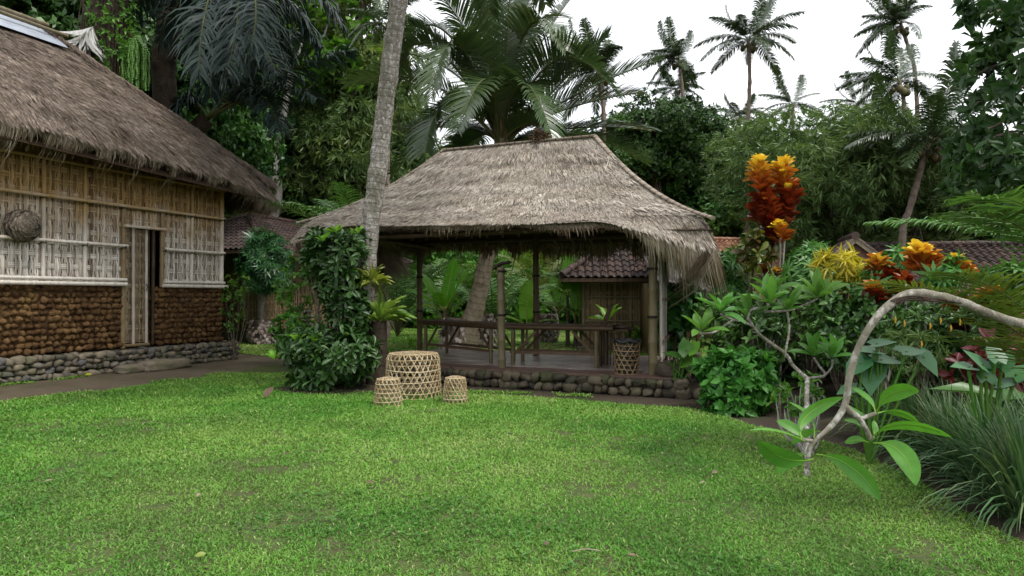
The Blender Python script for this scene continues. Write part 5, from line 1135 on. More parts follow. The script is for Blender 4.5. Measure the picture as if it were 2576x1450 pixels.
# slim pale trunk tree with big leaves
o = thing('teak_tree', 'slim tree with crooked pale trunk and big rounded leaves left of the leaning palm', 'tree', np.array([-11.2, 28.2, 0])); YT = 28.2; q = MB()
base = np.array([-11.2, YT, 0]); tk = catmull([base, P(695, 520, YT), P(690, 440, YT), P(702, 360, YT), P(712, 300, YT), P(733, 180, YT), P(731, 168, YT)], 6); tube(q, tk, np.linspace(.19, .13, len(tk)), 9)
BR = [[(733, 180), (710, 150), (690, 60), (670, -40)], [(733, 180), (790, 150), (860, 110), (905, 60)], [(733, 180), (760, 100), (740, 0), (735, -60)], [(733, 175), (800, 120), (830, 40), (850, -40)], [(790, 150), (830, 165), (880, 155)], [(712, 250), (760, 235), (800, 200)]]
tips = []
for b in BR: c_ = catmull([P(x, y, YT + .1 * k) for k, (x, y) in enumerate(b)], 5); tube(q, c_, np.linspace(.06, .02, len(c_)), 6); tips += [c_[-1], c_[-4], c_[len(c_) // 2]]
q.build('trunk', M_pale, o); q = MB(); tips = np.array(tips); n = 130; C_ = tips[rc.integers(0, len(tips), n)] + rc.normal(0, .5, (n, 3)); rosettes(q, C_, UP + rc.normal(0, .4, (n, 3)), 5, .5, .36, LF_OVAL, (.9, 1.7), rc); q.build('foliage', M_mid, o)
for x, y0, y1, Y, r, lb in ((628, 290, 150, 29, .19, 'straight brown trunk rising behind the compound-leaf trees'), (672, 200, -20, 29.5, .19, 'pale brown slanting trunk behind the blue-grey fronds'), (875, 330, 100, 30, .14, 'thin crooked trunk seen in the gap left of the leaning palm')):
    o = P(x, y0, Y); b0 = np.array([o[0] - .4, Y, 0]); th = thing('bare_trunk', lb, 'tree', b0); q = MB(); tube(q, catmull([b0, o, P(x + 18, (y0 + y1) / 2, Y), P(x + 30, y1, Y), P(x + 45, y1 - 200, Y)], 8), r, 9); q.build('trunk', M_bark, th)
# forest mass that closes the gaps, low and dark
rs = np.random.default_rng(9)
def mass(name, label, boxes, n, ll, lw, mat, T=LF_Q, k=6):
    mb = MB()
    for (x0, x1, y0, y1, z0, z1), nn in zip(boxes, n):
        p = np.stack([rs.uniform(x0, x1, nn), rs.uniform(y0, y1, nn), rs.uniform(z0, z1, nn)], -1); hgt = z0 + (z1 - z0) * (.45 + .55 * vnoise(p[:, :2] * .35, 5)); p = p[p[:, 2] < hgt]; p = p[vnoise(p * .8, 6) > .30]
        rosettes(mb, p, UP * .6 + rs.normal(0, .7, (len(p), 3)), k, ll, lw, T, (.5, 1.4), rs, tint=np.clip(.2 + .6 * vnoise(p * .6, 7), 0, 1), sag=.1)
    tag(mb.build(name, mat), label, 'trees', kind='stuff')
mass('distant_forest', 'dense dark forest closing the view behind all the trees', [(-36, -14, 32, 37, 0, 17), (-14, -7, 36, 40, 0, 11), (-7, 14, 37, 41, 0, 9.5), (12, 36, 31, 36, 0, 7.5)], [11000, 2600, 7000, 9000], .55, .3, M_forest)
mass('undergrowth', 'leafy undergrowth at the far end of the rear lawn', [(-22, -6, 29, 32, 0, 5.0), (-7, 11, 31, 34, 0, 4.5), (8, 14, 26, 29, 0, 3.5), (-14, -9.5, 16.5, 23, 0, 5)], [4500, 6500, 2000, 2500], .36, .16, M_mid)
mass('hedge_growth', 'dark tangled growth filling the garden bed in front of the tiled roofs', [(3.6, 12, 10.8, 13.0, 0, 1.75), (4.6, 9.5, 8.2, 10.8, 0, 1.45), (5.0, 8.0, 5.4, 8.2, 0, 1.25)], [5500, 4500, 3500], .16, .08, M_dkleaf, LF_OVAL, 5)

# ---------------------------------------------------------------- shrubs
def bush(name, label, lobes, mat, ll, lw, T, k, dens, rng, spread=(.5, 1.35), stems=7, cat='shrub', base=None, bark=None, outw=1.0, tint=None, inner=.55, sag=0.0, sfrom=None, sr=.014):
    """lobes: (centre, radii); rosettes of leaves on lumpy lobe shells, woody stems inside"""
    base = np.array([lobes[0][0][0], lobes[0][0][1], 0.]) if base is None else np.asarray(base, float); o = thing(name, label, cat, base); q = MB(); qs = MB()
    for c, r in lobes:
        c, r = np.asarray(c, float), np.asarray(r, float); n = int(dens * (r[0] * r[2] + r[1] * r[2] + r[0] * r[1]) * 4); d = nrm(rng.normal(0, 1, (n, 3))); p = c + d * r * (rng.uniform(inner, 1, (n, 1)) ** .5) * (1 + .35 * (vnoise(d * 2.3 + c, 4)[:, None] - .5)); kp = p[:, 2] > .03; p, d = p[kp], d[kp]
        rosettes(q, p, nrm(d * outw + [0, 0, .55]), k, ll, lw, T, spread, rng, tint=tint, sag=sag)
        for i in range(stems): e = c + nrm(rng.normal(0, 1, 3)) * r * .8; b0_ = base if sfrom is None else np.asarray(sfrom); tube(qs, catmull([b0_ + rng.uniform(-.06, .06, 3) * [1, 1, 0], (b0_ + e) / 2 + rng.uniform(-.1, .1, 3), e], 4), np.linspace(sr, sr * .4, 9), 5)
    q.build('foliage', mat, o); qs.build('stems', bark or M_bark, o); return o
def lobe(x, y, Y, rx, rz, ry=None): rx_ = rx / FPX * Y; rz_ = rz / FPX * Y; return (P(x, y, Y), (rx_, (ry if ry else rx_), rz_))
rb = np.random.default_rng(200); g = G(840, 972)
# the big dark shrub: three stacked lobes on a soil patch
Yg = 11.6
DS = bush('dark_shrub', 'tall dark green shrub with whorled glossy leaves beside the leaning trunk', [lobe(855, 650, 11.0, 66, 70), lobe(862, 725, 11.0, 54, 60), lobe(880, 790, 11.0, 50, 46), lobe(790, 660, 11.1, 22, 34), lobe(780, 880, 10.7, 68, 55), lobe(870, 890, 10.5, 80, 55), lobe(820, 940, 10.7, 85, 34), lobe(800, 610, 11.1, 26, 26), lobe(900, 610, 11.2, 24, 26)],
     leafmat('whorl_leaf', [(.010, .034, .008), (.018, .058, .012), (.032, .09, .018), (.06, .15, .028)], .36, .22, .4), .17, .058, LF_OBOV, 7, 58, rb, (.7, 1.45), 6, base=(P(840, 900, 10.9)[0], 10.9, 0), bark=M_bark, sr=.012)
q = MB(); p = P(835, 900, 10.9); q.add(ICO3[0] * [.95, .62, .06] * (1 + .3 * (vnoise(ICO3[0] * 2, 3) - .5))[:, None] + [p[0] + .05, 10.75, 0], ICO3[1]); struct(q.build('soil_bed', M_soil))
for x, y in ((845, 585), (900, 590), (812, 608), (745, 860), (790, 865), (690, 905)): q = MB(); rosettes(q, P(x, y, 10.35)[None], UP[None], 8, .17, .06, LF_OBOV, (.2, 1.1), rb); q.build('young_shoot', M_bright, DS)
# bird's nest ferns
def nestfern(label, c, L_, n, mat, rng, el=(.2, 1.2), w=.2, bias=(0, 0, 0)):
    o = thing('nest_fern', label, 'fern', c); q = MB(); a = np.arange(n) * 2.4; e = rng.uniform(*el, n); D = nrm(np.stack([np.cos(a) * np.sin(e), np.sin(a) * np.sin(e), np.cos(e)], -1) + bias); Ls = L_ * rng.uniform(.65, 1.1, n)
    T = leaf_t([0, .15, .35, .55, .75, .9, 1], [.3, .65, .95, 1, .75, .4, .03], .3, .12, .10); scatter(q, T[0], T[1], c + D * .05, frames(D, UP + 0 * D), np.stack([Ls, Ls * w, Ls], -1), rng.uniform(0, 1, n)); q.build('fronds', mat, o); return o
nestfern('yellow-green bird nest fern growing high on the leaning trunk', P(936, 712, 11.0), .34, 34, M_lime, rb, (.3, 1.9), .12)
nf = nestfern('large lime bird nest fern on a dark stump beside the leaning trunk', P(956, 812, 11.1), .52, 36, leafmat('fern_blade', [(.10, .2, .03), (.18, .32, .045), (.3, .42, .08)], .4, .35, .5), rb, (.25, 1.35), .10, (.25, 0, 0))
q = MB(); c = np.array([P(950, 850, 11.2)[0], 11.2, 0]); tube(q, [c, c + UP * .45, c + UP * 1.05], [.2, .17, .13], 14); q.V[0] = q.V[0] + (vnoise(q.V[0] * 9, 2) - .5)[:, None] * .05
tag(q.build('tree_stump', M_barkdk, None, loc=c), 'dark rough stump carrying the large lime fern', 'stump')
# slim tree with palmate leaves in a coconut-husk pot
ST = bush('slim_tree', 'slim tree with palmate dark leaves growing from the coconut husk planter', [lobe(655, 620, 20.9, 36, 42), lobe(672, 690, 20.8, 56, 46), lobe(640, 670, 20.8, 38, 34), lobe(700, 640, 21.0, 36, 44)], M_smleaf, .30, .30, LF_CASSAVA, 3, 26, rb, (.7, 1.4), 3, 'tree', base=(P(657, 800, 21)[0], 21, 0), bark=M_pale, sag=.2, sfrom=P(664, 705, 21), sr=.02)
q = MB(); b0 = np.array([P(657, 800, 21)[0], 21.1, 0.]); tube(q, catmull([b0, P(657, 790, 21.1), P(662, 740, 21), P(665, 690, 21)], 6), .065, 9); q.build('trunk', M_pale, ST)
MH = stripmat('coconut_husk', [(.16, .12, .10), (.30, .245, .21), (.46, .40, .36)], .8, 12, (1, 1, 1))
HUSK = np.array([[0, 0, 0], [.35, .5, .25], [.35, -.5, .25], [.75, .42, .2], [.75, -.42, .2], [1.05, 0, -.1], [.45, 0, .45]]); HUSKF = np.array([[0, 1, 6], [0, 6, 2], [1, 3, 6], [2, 6, 4], [3, 5, 6], [4, 6, 5]])
def huskpile(label, c, r, h, n, rng, nm='husk_planter'):
    q = MB(); z = rng.uniform(0.02, 1, n); a = rng.uniform(0, 6.28, n); rr2 = r * (1.0 - .35 * np.abs(z - .45)); p = c + np.stack([np.cos(a) * rr2, np.sin(a) * rr2, z * h], -1); D = np.stack([np.cos(a) * .45, np.sin(a) * .45, .15 - 1.0 + 0 * a], -1) + rng.normal(0, .2, (n, 3)); N = np.stack([np.cos(a), np.sin(a), .4 + 0 * a], -1)
    sv = ICO2[0] * .001; scatter(q, np.array(HUSK), HUSKF, p, frames(D, N), np.stack([rng.uniform(.13, .2, n), rng.uniform(.09, .13, n), rng.uniform(.12, .2, n)], -1), rng.uniform(0, 1, n)); tube(q, [c, c + UP * h * .95], r * .8, 12, .05); return tag(q.build(nm, MH, None, loc=c), label, 'planter', 'coconut husk planters')
huskpile('round planter of stacked pale coconut husks at the foot of the slim tree', np.array([P(657, 800, 21)[0], 21.05, 0]), .36, .78, 240, rb)
huskpile('planter of stacked coconut husks left of the swollen ringed palm trunk', G(1150, 884) + [-.05, -.4, 0], .33, .95, 200, rb)
huskpile('planter of stacked coconut husks right of the swollen ringed palm trunk', G(1217, 872), .33, 1.0, 200, rb)
huskpile('planter of stacked coconut husks behind the right table, farthest from the big palm', G(1375, 862), .32, .95, 160, rb)
# loose branchy shrub left
bush('loose_shrub', 'thin branching light green shrub beside the corner of the long house', [lobe(585, 770, 15.8, 28, 62), lobe(600, 720, 15.8, 30, 34)], M_mid, .09, .05, LF_OVAL, 5, 36, rb, stems=4, base=(P(590, 850, 15.8)[0], 15.8, 0), bark=M_bark, sr=.01)
bush('thin_shrub', 'airy green shrub between the slim tree and the tall dark shrub', [lobe(745, 720, 14.5, 55, 70), lobe(775, 650, 14.5, 40, 60)], M_mid, .12, .06, LF_OVAL, 5, 30, rb, stems=5, base=(P(750, 850, 14.5)[0], 14.5, 0), sr=.01)
bush('low_shrub', 'low light green bush right of the coconut husk planter', [lobe(730, 825, 14.2, 44, 36)], M_mid, .12, .07, LF_OVAL, 5, 55, rb, base=(P(715, 860, 14.2)[0], 14.2, 0))
bush('fern_bush', 'green leafy bush on the soil left of the tall dark shrub', [lobe(770, 840, 13.2, 48, 42)], M_mid, .14, .06, LF_OVAL, 6, 55, rb, base=(P(765, 870, 13.2)[0], 13.2, 0))

# banana plants
BT = leaf_t([0, .04, .12, .25, .4, .55, .7, .85, .95, 1], [.02, .04, .6, .95, 1, 1, .92, .7, .35, .05], .55, .12, .01)
def tornleaf(q, p0, d, L_, w, droop, rng, tint):
    n = 16; t = np.linspace(0, 1, n); d = nrm(d); C_ = np.asarray(p0) + d * (t * L_)[:, None] + np.array([0, 0, -1]) * (droop * L_ * t ** 2)[:, None]; tube(q, C_, .02 * (1 - .85 * t), 5, .9, m=1, cap=False)
    T = nrm(np.gradient(C_, axis=0)); S = nrm(np.cross(T, UP)); N = np.cross(S, T)
    nb = 26
    for s in (-1, 1):
        tt = np.linspace(.14, .97, nb); prof = w * np.sin(np.clip(.12 + .88 * (tt - .14) / .86, 0, 1) * math.pi) ** .45; Ci = np.stack([np.interp(tt, t, C_[:, k]) for k in range(3)], -1); Ti = np.stack([np.interp(tt, t, T[:, k]) for k in range(3)], -1); Si = np.stack([np.interp(tt, t, S[:, k]) for k in range(3)], -1); Ni = np.stack([np.interp(tt, t, N[:, k]) for k in range(3)], -1)
        step = L_ * .83 / nb; grp = 0; bend = rng.uniform(-.1, .1)
        for i in range(nb):
            if rng.uniform() < .22: bend = rng.uniform(-.45, .05); gapw = .8
            else: gapw = 1.06
            D = nrm(Si[i] * s + Ti[i] * .35 + Ni[i] * (.25 + bend)); a = Ci[i] - Ti[i] * step * .5 * gapw; b = Ci[i] + Ti[i] * step * .5 * gapw; m_ = D * prof[i] * .55; e_ = D * prof[i] + np.array([0, 0, -.22]) * prof[i]
            q.add([a, b, a + m_, b + m_, a + e_, b + e_], [[0, 2, 3, 1], [2, 4, 5, 3]] if s > 0 else [[0, 1, 3, 2], [2, 3, 5, 4]], tint, m=0)
def banana(label, x, yb, leaves, H, rng, r=.07):
    c = G(x, yb); o = thing('banana_plant', label, 'banana plant', c, 'banana plants behind the pavilion'); q = MB(); top = c + UP * H; tube(q, [c, c + UP * H * .6, top], [r, r * .8, r * .5], 9); q.build('stem', M_bark, o)
    for (az, el, L_, w, dr, ti) in leaves:
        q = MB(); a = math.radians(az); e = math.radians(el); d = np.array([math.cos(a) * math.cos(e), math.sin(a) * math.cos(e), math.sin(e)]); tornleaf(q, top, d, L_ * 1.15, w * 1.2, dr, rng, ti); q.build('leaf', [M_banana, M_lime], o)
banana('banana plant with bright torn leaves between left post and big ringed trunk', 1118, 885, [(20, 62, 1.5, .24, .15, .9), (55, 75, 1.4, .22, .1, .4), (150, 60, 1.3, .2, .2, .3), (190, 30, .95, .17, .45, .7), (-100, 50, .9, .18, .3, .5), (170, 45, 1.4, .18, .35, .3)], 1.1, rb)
banana('young banana plant with one upright leaf coloured as backlit beside the back middle post', 1325, 872, [(70, 84, 1.25, .26, .06, 1.0), (175, 40, 1.0, .15, .35, .9), (10, 30, 1.1, .14, .4, .7), (-20, 55, .9, .14, .3, .5)], .6, rb, .05)
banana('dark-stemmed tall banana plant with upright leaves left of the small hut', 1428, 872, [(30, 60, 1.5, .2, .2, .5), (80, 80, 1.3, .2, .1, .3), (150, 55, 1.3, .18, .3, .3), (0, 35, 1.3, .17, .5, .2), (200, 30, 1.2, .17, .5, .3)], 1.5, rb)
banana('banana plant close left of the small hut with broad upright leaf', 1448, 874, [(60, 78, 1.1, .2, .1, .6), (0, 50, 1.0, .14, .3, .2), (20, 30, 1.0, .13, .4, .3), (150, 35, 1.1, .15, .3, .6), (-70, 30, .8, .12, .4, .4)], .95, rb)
# young palms filling the view behind the pavilion
def youngpalm(label, x, Y, n, L_, rng, mat, name='young_palm', z=0.0, el=(35, 85), rad=None):
    c = np.array([(x - 1288) / FPX * Y, Y, 0.]); o = thing(name, label, 'palm', c)
    for i in range(n):
        az = i * 2.4 + rng.uniform(-.2, .2); e = math.radians(rng.uniform(*el)); d = np.array([math.cos(az) * math.cos(e), math.sin(az) * math.cos(e), math.sin(e)]); l = L_ * rng.uniform(.8, 1.1); q = MB(); hx = np.array([math.cos(az), math.sin(az), 0]); frond(q, c + UP * z, c + UP * z + d * l * .6, c + UP * z + d * l * .75 + hx * l * .45 + UP * -.08 * l, .55, 42, rng, .5, .035, .15, .5, .02, .3, .15); q.build('frond', [mat, M_rachis], o)
youngpalm('clump of feathery palm fronds behind the left part of the pavilion', 1000, 20, 12, 3.6, rb, M_palmlt, el=(45, 88), z=.3)
youngpalm('feathery low palm just left of the big ringed trunk behind the banana', 1120, 24.5, 11, 3.6, rb, M_palmlt, el=(45, 85), z=.5)
youngpalm('bright green young coconut palm right of the big ringed trunk', 1240, 20.5, 9, 3.0, rb, M_palmlt, el=(58, 88), z=.4)
youngpalm('low palm with yellowing fronds between the two middle posts', 1350, 24, 10, 2.9, rb, M_palmyl, z=1.4)
youngpalm('pale feathery palm behind the back middle post', 1405, 27, 10, 3.4, rb, M_palmlt, z=.8)
youngpalm('small palm with pale fronds left of the leaning grey trunk above the eave', 905, 17.5, 9, 3.3, rb, M_palmlt, z=2.0, el=(40, 80))
youngpalm('palm fronds showing over the pavilion roof left hip', 1000, 18.5, 8, 3.0, rb, M_palmlt, z=2.6, el=(30, 70))
youngpalm('young palm with blue-green fronds right of the tall croton', 2055, 14.5, 9, 2.1, rb, M_palm, z=.8, el=(45, 85))
youngpalm('young palm fronds above the brown tiled roof', 2420, 24, 11, 2.9, rb, M_palmlt, z=2.6, el=(35, 80))
youngpalm('drooping green palm at the edge of the picture over the brown tiled roof', 2640, 12.0, 11, 2.3, rb, M_palmlt, z=2.3, el=(15, 60))

# ---------------------------------------------------------------- right-hand garden bed
g = G(1855, 1045); bush('round_bush', 'round mid green leafy bush at the corner of the pavilion soil bed', [lobe(1858, 965, g[1] + .35, 88, 82), lobe(1800, 925, g[1] + .5, 42, 40), lobe(1905, 935, g[1] + .5, 45, 50), lobe(1840, 1010, g[1] + .2, 70, 36)], leafmat('hydrangea_leaf', [(.02, .085, .014), (.045, .16, .022), (.085, .25, .035)], .45, .32, .3), .135, .075, LF_OVAL, 6, 85, rb, (.6, 1.45), 8)
bush('heart_leaf_vine', 'mound of heart-leaved vine climbing beside the bamboo end screen', [lobe(1712, 770, 12.2, 55, 62), lobe(1690, 830, 12.0, 32, 60)], leafmat('vine_leaf', [(.025, .10, .02), (.055, .18, .03), (.10, .27, .05)], .42, .3, .5), .13, .13, LF_HEART, 3, 120, rb, (.8, 1.4), 4, cat='vine', sag=.5)
def croton(label, cols, rng, base, name='croton', ll=.27, greens=False):
    """cols: list of (x, ytop, ybottom, radius px, depth, tint_top, tint_bottom)"""
    o = thing(name, label, 'shrub', base)
    for x, yt, yb_, rad, Y, t1, t0 in cols:
        q = MB(); n = max(7, int((yb_ - yt) / 4.6)); f = np.linspace(0, 1, n); C_ = np.array([P(x + 6 * math.sin(k * 5), yb_ + (yt + 14 - yb_) * k, Y) for k in f]); A = UP + 0 * C_; L_ = ll * (rad / 48) * (1 - .25 * f)
        rosettes(q, C_, A, 4, L_ * 1.15, L_ * .56, LF_OBOV, (.45, 1.0), rng, tint=np.clip(t0 + (t1 - t0) * f ** 1.9 + .12 * (vnoise(np.stack([f * 30, f * 0 + x], -1), 3) - .5) + rng.normal(0, .07, n), 0, 1), jl=.2)
        rosettes(q, C_[-1:], A[-1:], 9, L_[-1] * 1.05, L_[-1] * .5, LF_OBOV, (.1, .8), rng, tint=np.array([t1]), jl=.15)
        q.build('leaf_column', M_crot, o)
        q = MB(); tube(q, catmull([base, (np.asarray(base) + C_[0]) / 2 + [0.05, 0, .1], C_[0], C_[-1]], 5), .016, 7); q.build('stem', M_pale, o)
    return o
Yq = 10.4; bc = np.array([P(1925, 900, Yq)[0], Yq, 0.])
croton('tall croton with two orange-red leaf columns tipped bright yellow', [(1915, 405, 570, 44, Yq, 1.0, .2), (1975, 410, 570, 44, Yq + .1, 1.0, .24), (1940, 500, 625, 38, Yq - .1, .55, .15), (1963, 560, 618, 32, Yq - .25, 1.0, .4)], rb, bc, ll=.30)
bush('green_croton', 'green and dark red croton bush under the tall orange croton', [lobe(1900, 632, 10.3, 38, 30)], M_crotg, .2, .08, LF_OBOV, 7, 50, rb, base=bc + [-.2, .1, 0])
for (lb, cols) in (('orange-yellow croton top in the middle of the brown tiled roof', [(2318, 630, 700, 50, 8.2, 1.0, .5), (2348, 662, 705, 36, 8.3, .8, .4)]), ('small orange croton with yellow tip beside the pale gable', [(2212, 655, 725, 44, 8.4, .9, .3), (2240, 672, 722, 36, 8.4, .6, .3)]),
                   ('orange croton with pale yellow tips right of the middle croton', [(2408, 650, 700, 36, 8.0, 1.0, .5), (2432, 668, 715, 32, 8.1, .95, .4), (2375, 692, 722, 30, 8.0, .6, .3)]), ('red-orange croton low under the pale bent branch', [(2200, 715, 770, 34, 8.0, .7, .15), (2280, 700, 760, 40, 8.0, .45, .15)]),
                   ('dark red croton under the arch of the bent branch', [(2420, 760, 850, 40, 7.0, .4, .05), (2500, 740, 840, 42, 6.6, .55, .1)]), ('small orange croton leaves below the tall croton', [(1958, 672, 700, 24, 10.2, .8, .3), (1920, 664, 700, 22, 10.2, .5, .2)])):
    x, yt, yb_, rad, Y, *_ = cols[0]; croton(lb, cols, rb, np.array([(x - 1288) / FPX * Y, Y, 0.]), ll=.25)
bush('yellow_croton', 'bright yellow narrow-leaved croton bush left of the gable', [lobe(2112, 670, 9.0, 48, 38), lobe(2165, 705, 8.9, 36, 28)], M_yel, .19, .03, LF_LANCE, 9, 60, rb, (.4, 1.5), sag=.5, base=(P(2115, 800, 9.)[0], 9., 0))
bush('variegated_bush', 'pale cream-green small-leaved bush below the tall croton', [lobe(1885, 690, 11.0, 44, 26)], leafmat('variegated_leaf', [(.10, .17, .05), (.28, .36, .14), (.48, .52, .28)], .45, .3), .085, .03, LF_LANCE, 8, 110, rb, base=(P(1885, 800, 11.)[0], 11., 0))
M_cass = leafmat('cassava_leaf', [(.03, .11, .02), (.06, .19, .03), (.11, .29, .05)], .38, .3, .5)
for lb, lobes in (('cassava bush with palmate leaves beside the hanging thatch corner', [lobe(1830, 680, 11.2, 40, 52), lobe(1838, 740, 11.0, 45, 40)]), ('cassava bush with palmate leaves right of the tall croton', [lobe(2040, 648, 9.8, 46, 34), lobe(2030, 700, 9.7, 60, 50), lobe(2090, 740, 9.4, 50, 50)]), ('cassava stems with palmate leaves in front of the middle orange croton', [lobe(2375, 690, 7.9, 34, 18), lobe(2395, 660, 8.0, 18, 14)]),
                  ('cassava stem with palmate leaves beside the small gable croton', [lobe(2255, 650, 8.7, 22, 20), lobe(2225, 690, 8.5, 40, 30), lobe(2200, 735, 8.4, 36, 28)]), ('cassava bush low in front of the grey shingle roof', [lobe(2530, 700, 7.0, 50, 30)])):
    bush('cassava_bush', lb, lobes, M_cass, .21, .21, LF_CASSAVA, 2, 70, rb, (.8, 1.35), 5, sag=.2, base=(lobes[0][0][0], lobes[0][0][1], 0))
bush('hedge_shrub', 'dark small-leaved hedge shrub behind the middle plumeria', [lobe(1830, 800, 9.8, 70, 60), lobe(1930, 790, 9.6, 70, 60), lobe(2030, 800, 9.2, 70, 66), lobe(1900, 860, 9.2, 90, 60)], M_dkleaf, .12, .055, LF_OVAL, 5, 55, rb, base=(P(1920, 900, 9.5)[0], 9.5, 0))
bush('hedge_shrub', 'glossy dark hedge shrub below the yellow croton', [lobe(2120, 770, 8.6, 70, 50), lobe(2200, 800, 8.2, 80, 60), lobe(2110, 860, 8.2, 80, 60)], M_dkleaf, .11, .055, LF_OVAL, 5, 55, rb, base=(P(2130, 900, 8.5)[0], 8.5, 0))
bush('hedge_shrub', 'dark hedge shrub with tiny drooping yellow flowers under the bent branch', [lobe(2330, 850, 7.2, 100, 70), lobe(2440, 860, 6.8, 90, 80), lobe(2530, 820, 6.4, 70, 80)], M_dkleaf, .12, .045, LF_LANCE, 6, 60, rb, base=(P(2400, 900, 7)[0], 7., 0))
q = MB(); fx = [(2252, 806), (2275, 815), (2340, 822), (2366, 809), (2392, 828), (2318, 868), (2415, 812)]
for x, y in fx: c = P(x, y, 6.1); tube(q, [c + UP * .035, c + [.004, 0, .005], c - UP * .025], [.004, .009, .004], 6)
tag(q.build('yellow_flowers', M_flower, None, loc=P(2300, 815, 6.1)), 'small hanging yellow flowers in the dark hedge under the bent branch', 'flowers', kind='stuff')
bush('pale_fern_bush', 'light olive fine-leaved bush in the shade under the bent branch', [lobe(2280, 880, 6.5, 85, 42)], M_bambl, .12, .02, LF_LANCE, 8, 55, rb, (.6, 1.5), base=(P(2280, 950, 6.5)[0], 6.5, 0))
bush('red_leaf_bush', 'dark red leafy bush at the back of the bed near the picture edge', [lobe(2520, 900, 6.0, 60, 90), lobe(2440, 940, 6.3, 50, 40)], M_red, .14, .06, LF_OVAL, 5, 40, rb, base=(P(2500, 1000, 6.2)[0], 6.2, 0))
# taro and broad leaves
def broad(label, pts, Y, L_, rng, mat=None, base=None, T=LF_HEART, w=.8, name='taro_plant', stem=.012):
    c = np.asarray(base if base is not None else [P(pts[0][0], 900, Y)[0], Y, 0.]); o = thing(name, label, 'plant', c)
    for x, y, az, el, sc in pts:
        a, e = math.radians(az), math.radians(el); p = P(x, y, Y); d = np.array([math.cos(a) * math.cos(e), math.sin(a) * math.cos(e), math.sin(e)]); q = MB(); l = L_ * sc
        scatter(q, T[0], T[1], (p - d * l * .5)[None], frames(d[None], np.array([[0, -.35, .9]])), np.array([[l, l * w, l]]), rng.uniform(.2, .9, 1)); q.build('leaf', mat or M_taro, o)
        q = MB(); tube(q, catmull([c, (c + p) / 2 + [0, 0, .12], p - d * l * .3], 5), stem, 6); q.build('stalk', M_mid, o)
broad('taro plant with big heart-shaped leaves behind the bent branch trunk', [(2185, 880, 200, 10, .9), (2225, 860, -20, 15, .8), (2190, 945, 250, -55, 1.4), (2150, 925, 200, -30, 1.0), (2300, 880, 10, 10, 1.0), (2240, 905, -10, 0, 1.0), (2340, 915, -60, -45, 1.0), (2130, 980, 190, -10, .8)], 5.9, .25, rb)
broad('taro plant with upright leaves at the picture edge beside the red bush', [(2480, 930, 60, 70, 1.0), (2455, 900, 150, 50, 1.2), (2530, 900, 20, 50, 1.2), (2420, 920, 190, 10, 1.1), (2540, 960, -20, 20, 1.1), (2500, 880, 90, 60, 1.1), (2570, 930, 10, 40, 1.1)], 5.2, .17, rb, M_taro)
broad('calla-like broad-leaved plant beside the bamboo end screen', [(1700, 925, 200, 50, 1.0), (1738, 905, 0, 30, .9), (1725, 868, 90, 60, .9), (1752, 935, -30, -20, .8), (1690, 890, 180, 20, .8), (1745, 870, 30, 40, .9)], 9.9, .34, rb, M_mid)
broad('dark long-leaved plant in the shade beside the upright taro', [(2490, 1010, 30, 30, 1.2), (2550, 1000, 10, 10, 1.2), (2440, 985, 170, 20, 1.1)], 5.6, .5, rb, M_dkleaf, T=LF_OVAL, w=.3, name='ginger_plant')
nestfern('bright green strap-leaved fern behind the tall lined basket', G(1610, 885) + UP * .25, .6, 18, M_bright, rb, (.2, 1.1), .16)
nestfern('small strap-leaved fern behind the right table', P(1530, 812, 14.2), .42, 12, M_bright, rb, (.2, 1.2), .18)
nestfern('little strap-leaved plant on the rear lawn beside the back left post', G(1035, 878), .4, 9, M_bright, rb, (.1, .9), .2)

# mid plumeria: slim crooked stems carrying rosettes of long leaves
pb = G(2030, 1200); Y0 = pb[1]; o = thing('plumeria_tree', 'small plumeria with thin crooked pale stems and rosettes of long leaves over the dark hedge', 'tree', pb)
def pp_(x, y, dy): return P(x, y, Y0 + dy)
q = MB(); main = [pb, pp_(2031, 1130, 0), pp_(2028, 1060, .15), pp_(2031, 953, .5)]
stems = [(main, .026, .02), ([main[-1], pp_(1995, 920, .6), pp_(1975, 890, .6), pp_(1911, 842, .7), pp_(1880, 800, .7)], .018, .013), ([pp_(1880, 806, .7), pp_(1890, 780, .7), pp_(1925, 775, .7), pp_(1935, 765, .7)], .013, .012),
         ([pp_(1895, 822, .7), pp_(1850, 805, .6), pp_(1800, 835, .5), pp_(1764, 840, .5)], .012, .010), ([pp_(1925, 785, .7), pp_(1990, 780, .9), pp_(2057, 752, 1.0)], .012, .010), ([main[-1], pp_(2075, 945, .8), pp_(2060, 920, .8), pp_(2047, 900, .8)], .014, .010), ([pp_(2075, 945, .8), pp_(2092, 925, .8), pp_(2094, 905, .8)], .011, .009), ([pp_(1860, 808, .6), pp_(1830, 800, .6), pp_(1812, 790, .6)], .011, .01), ([pp_(1975, 890, .6), pp_(1985, 830, .7), pp_(1980, 785, .7)], .011, .01)]
for s_, a, b in stems: c_ = catmull(s_, 6); tube(q, c_, np.linspace(a, b, len(c_)), 8)
q.build('trunk', M_cocobark, o)
for x, y, dy, k, L_ in ((1764, 836, .5, 8, .24), (1812, 786, .6, 9, .25), (1878, 800, .7, 9, .26), (1935, 765, .7, 10, .27), (1982, 782, .7, 8, .25), (1945, 740, .9, 8, .25), (2057, 750, 1.0, 12, .28), (2047, 896, .8, 8, .24), (2094, 900, .8, 8, .24), (1925, 700, 1.6, 0, .2)):
    if k: q = MB(); rosettes(q, pp_(x, y, dy)[None], np.array([[rb.uniform(-.2, .2), -.25, 1.0]]), k, L_, L_ * .31, LF_PLUM, (.2, 1.3), rb, jl=.25); q.build('leaf_rosette', M_plum, o)
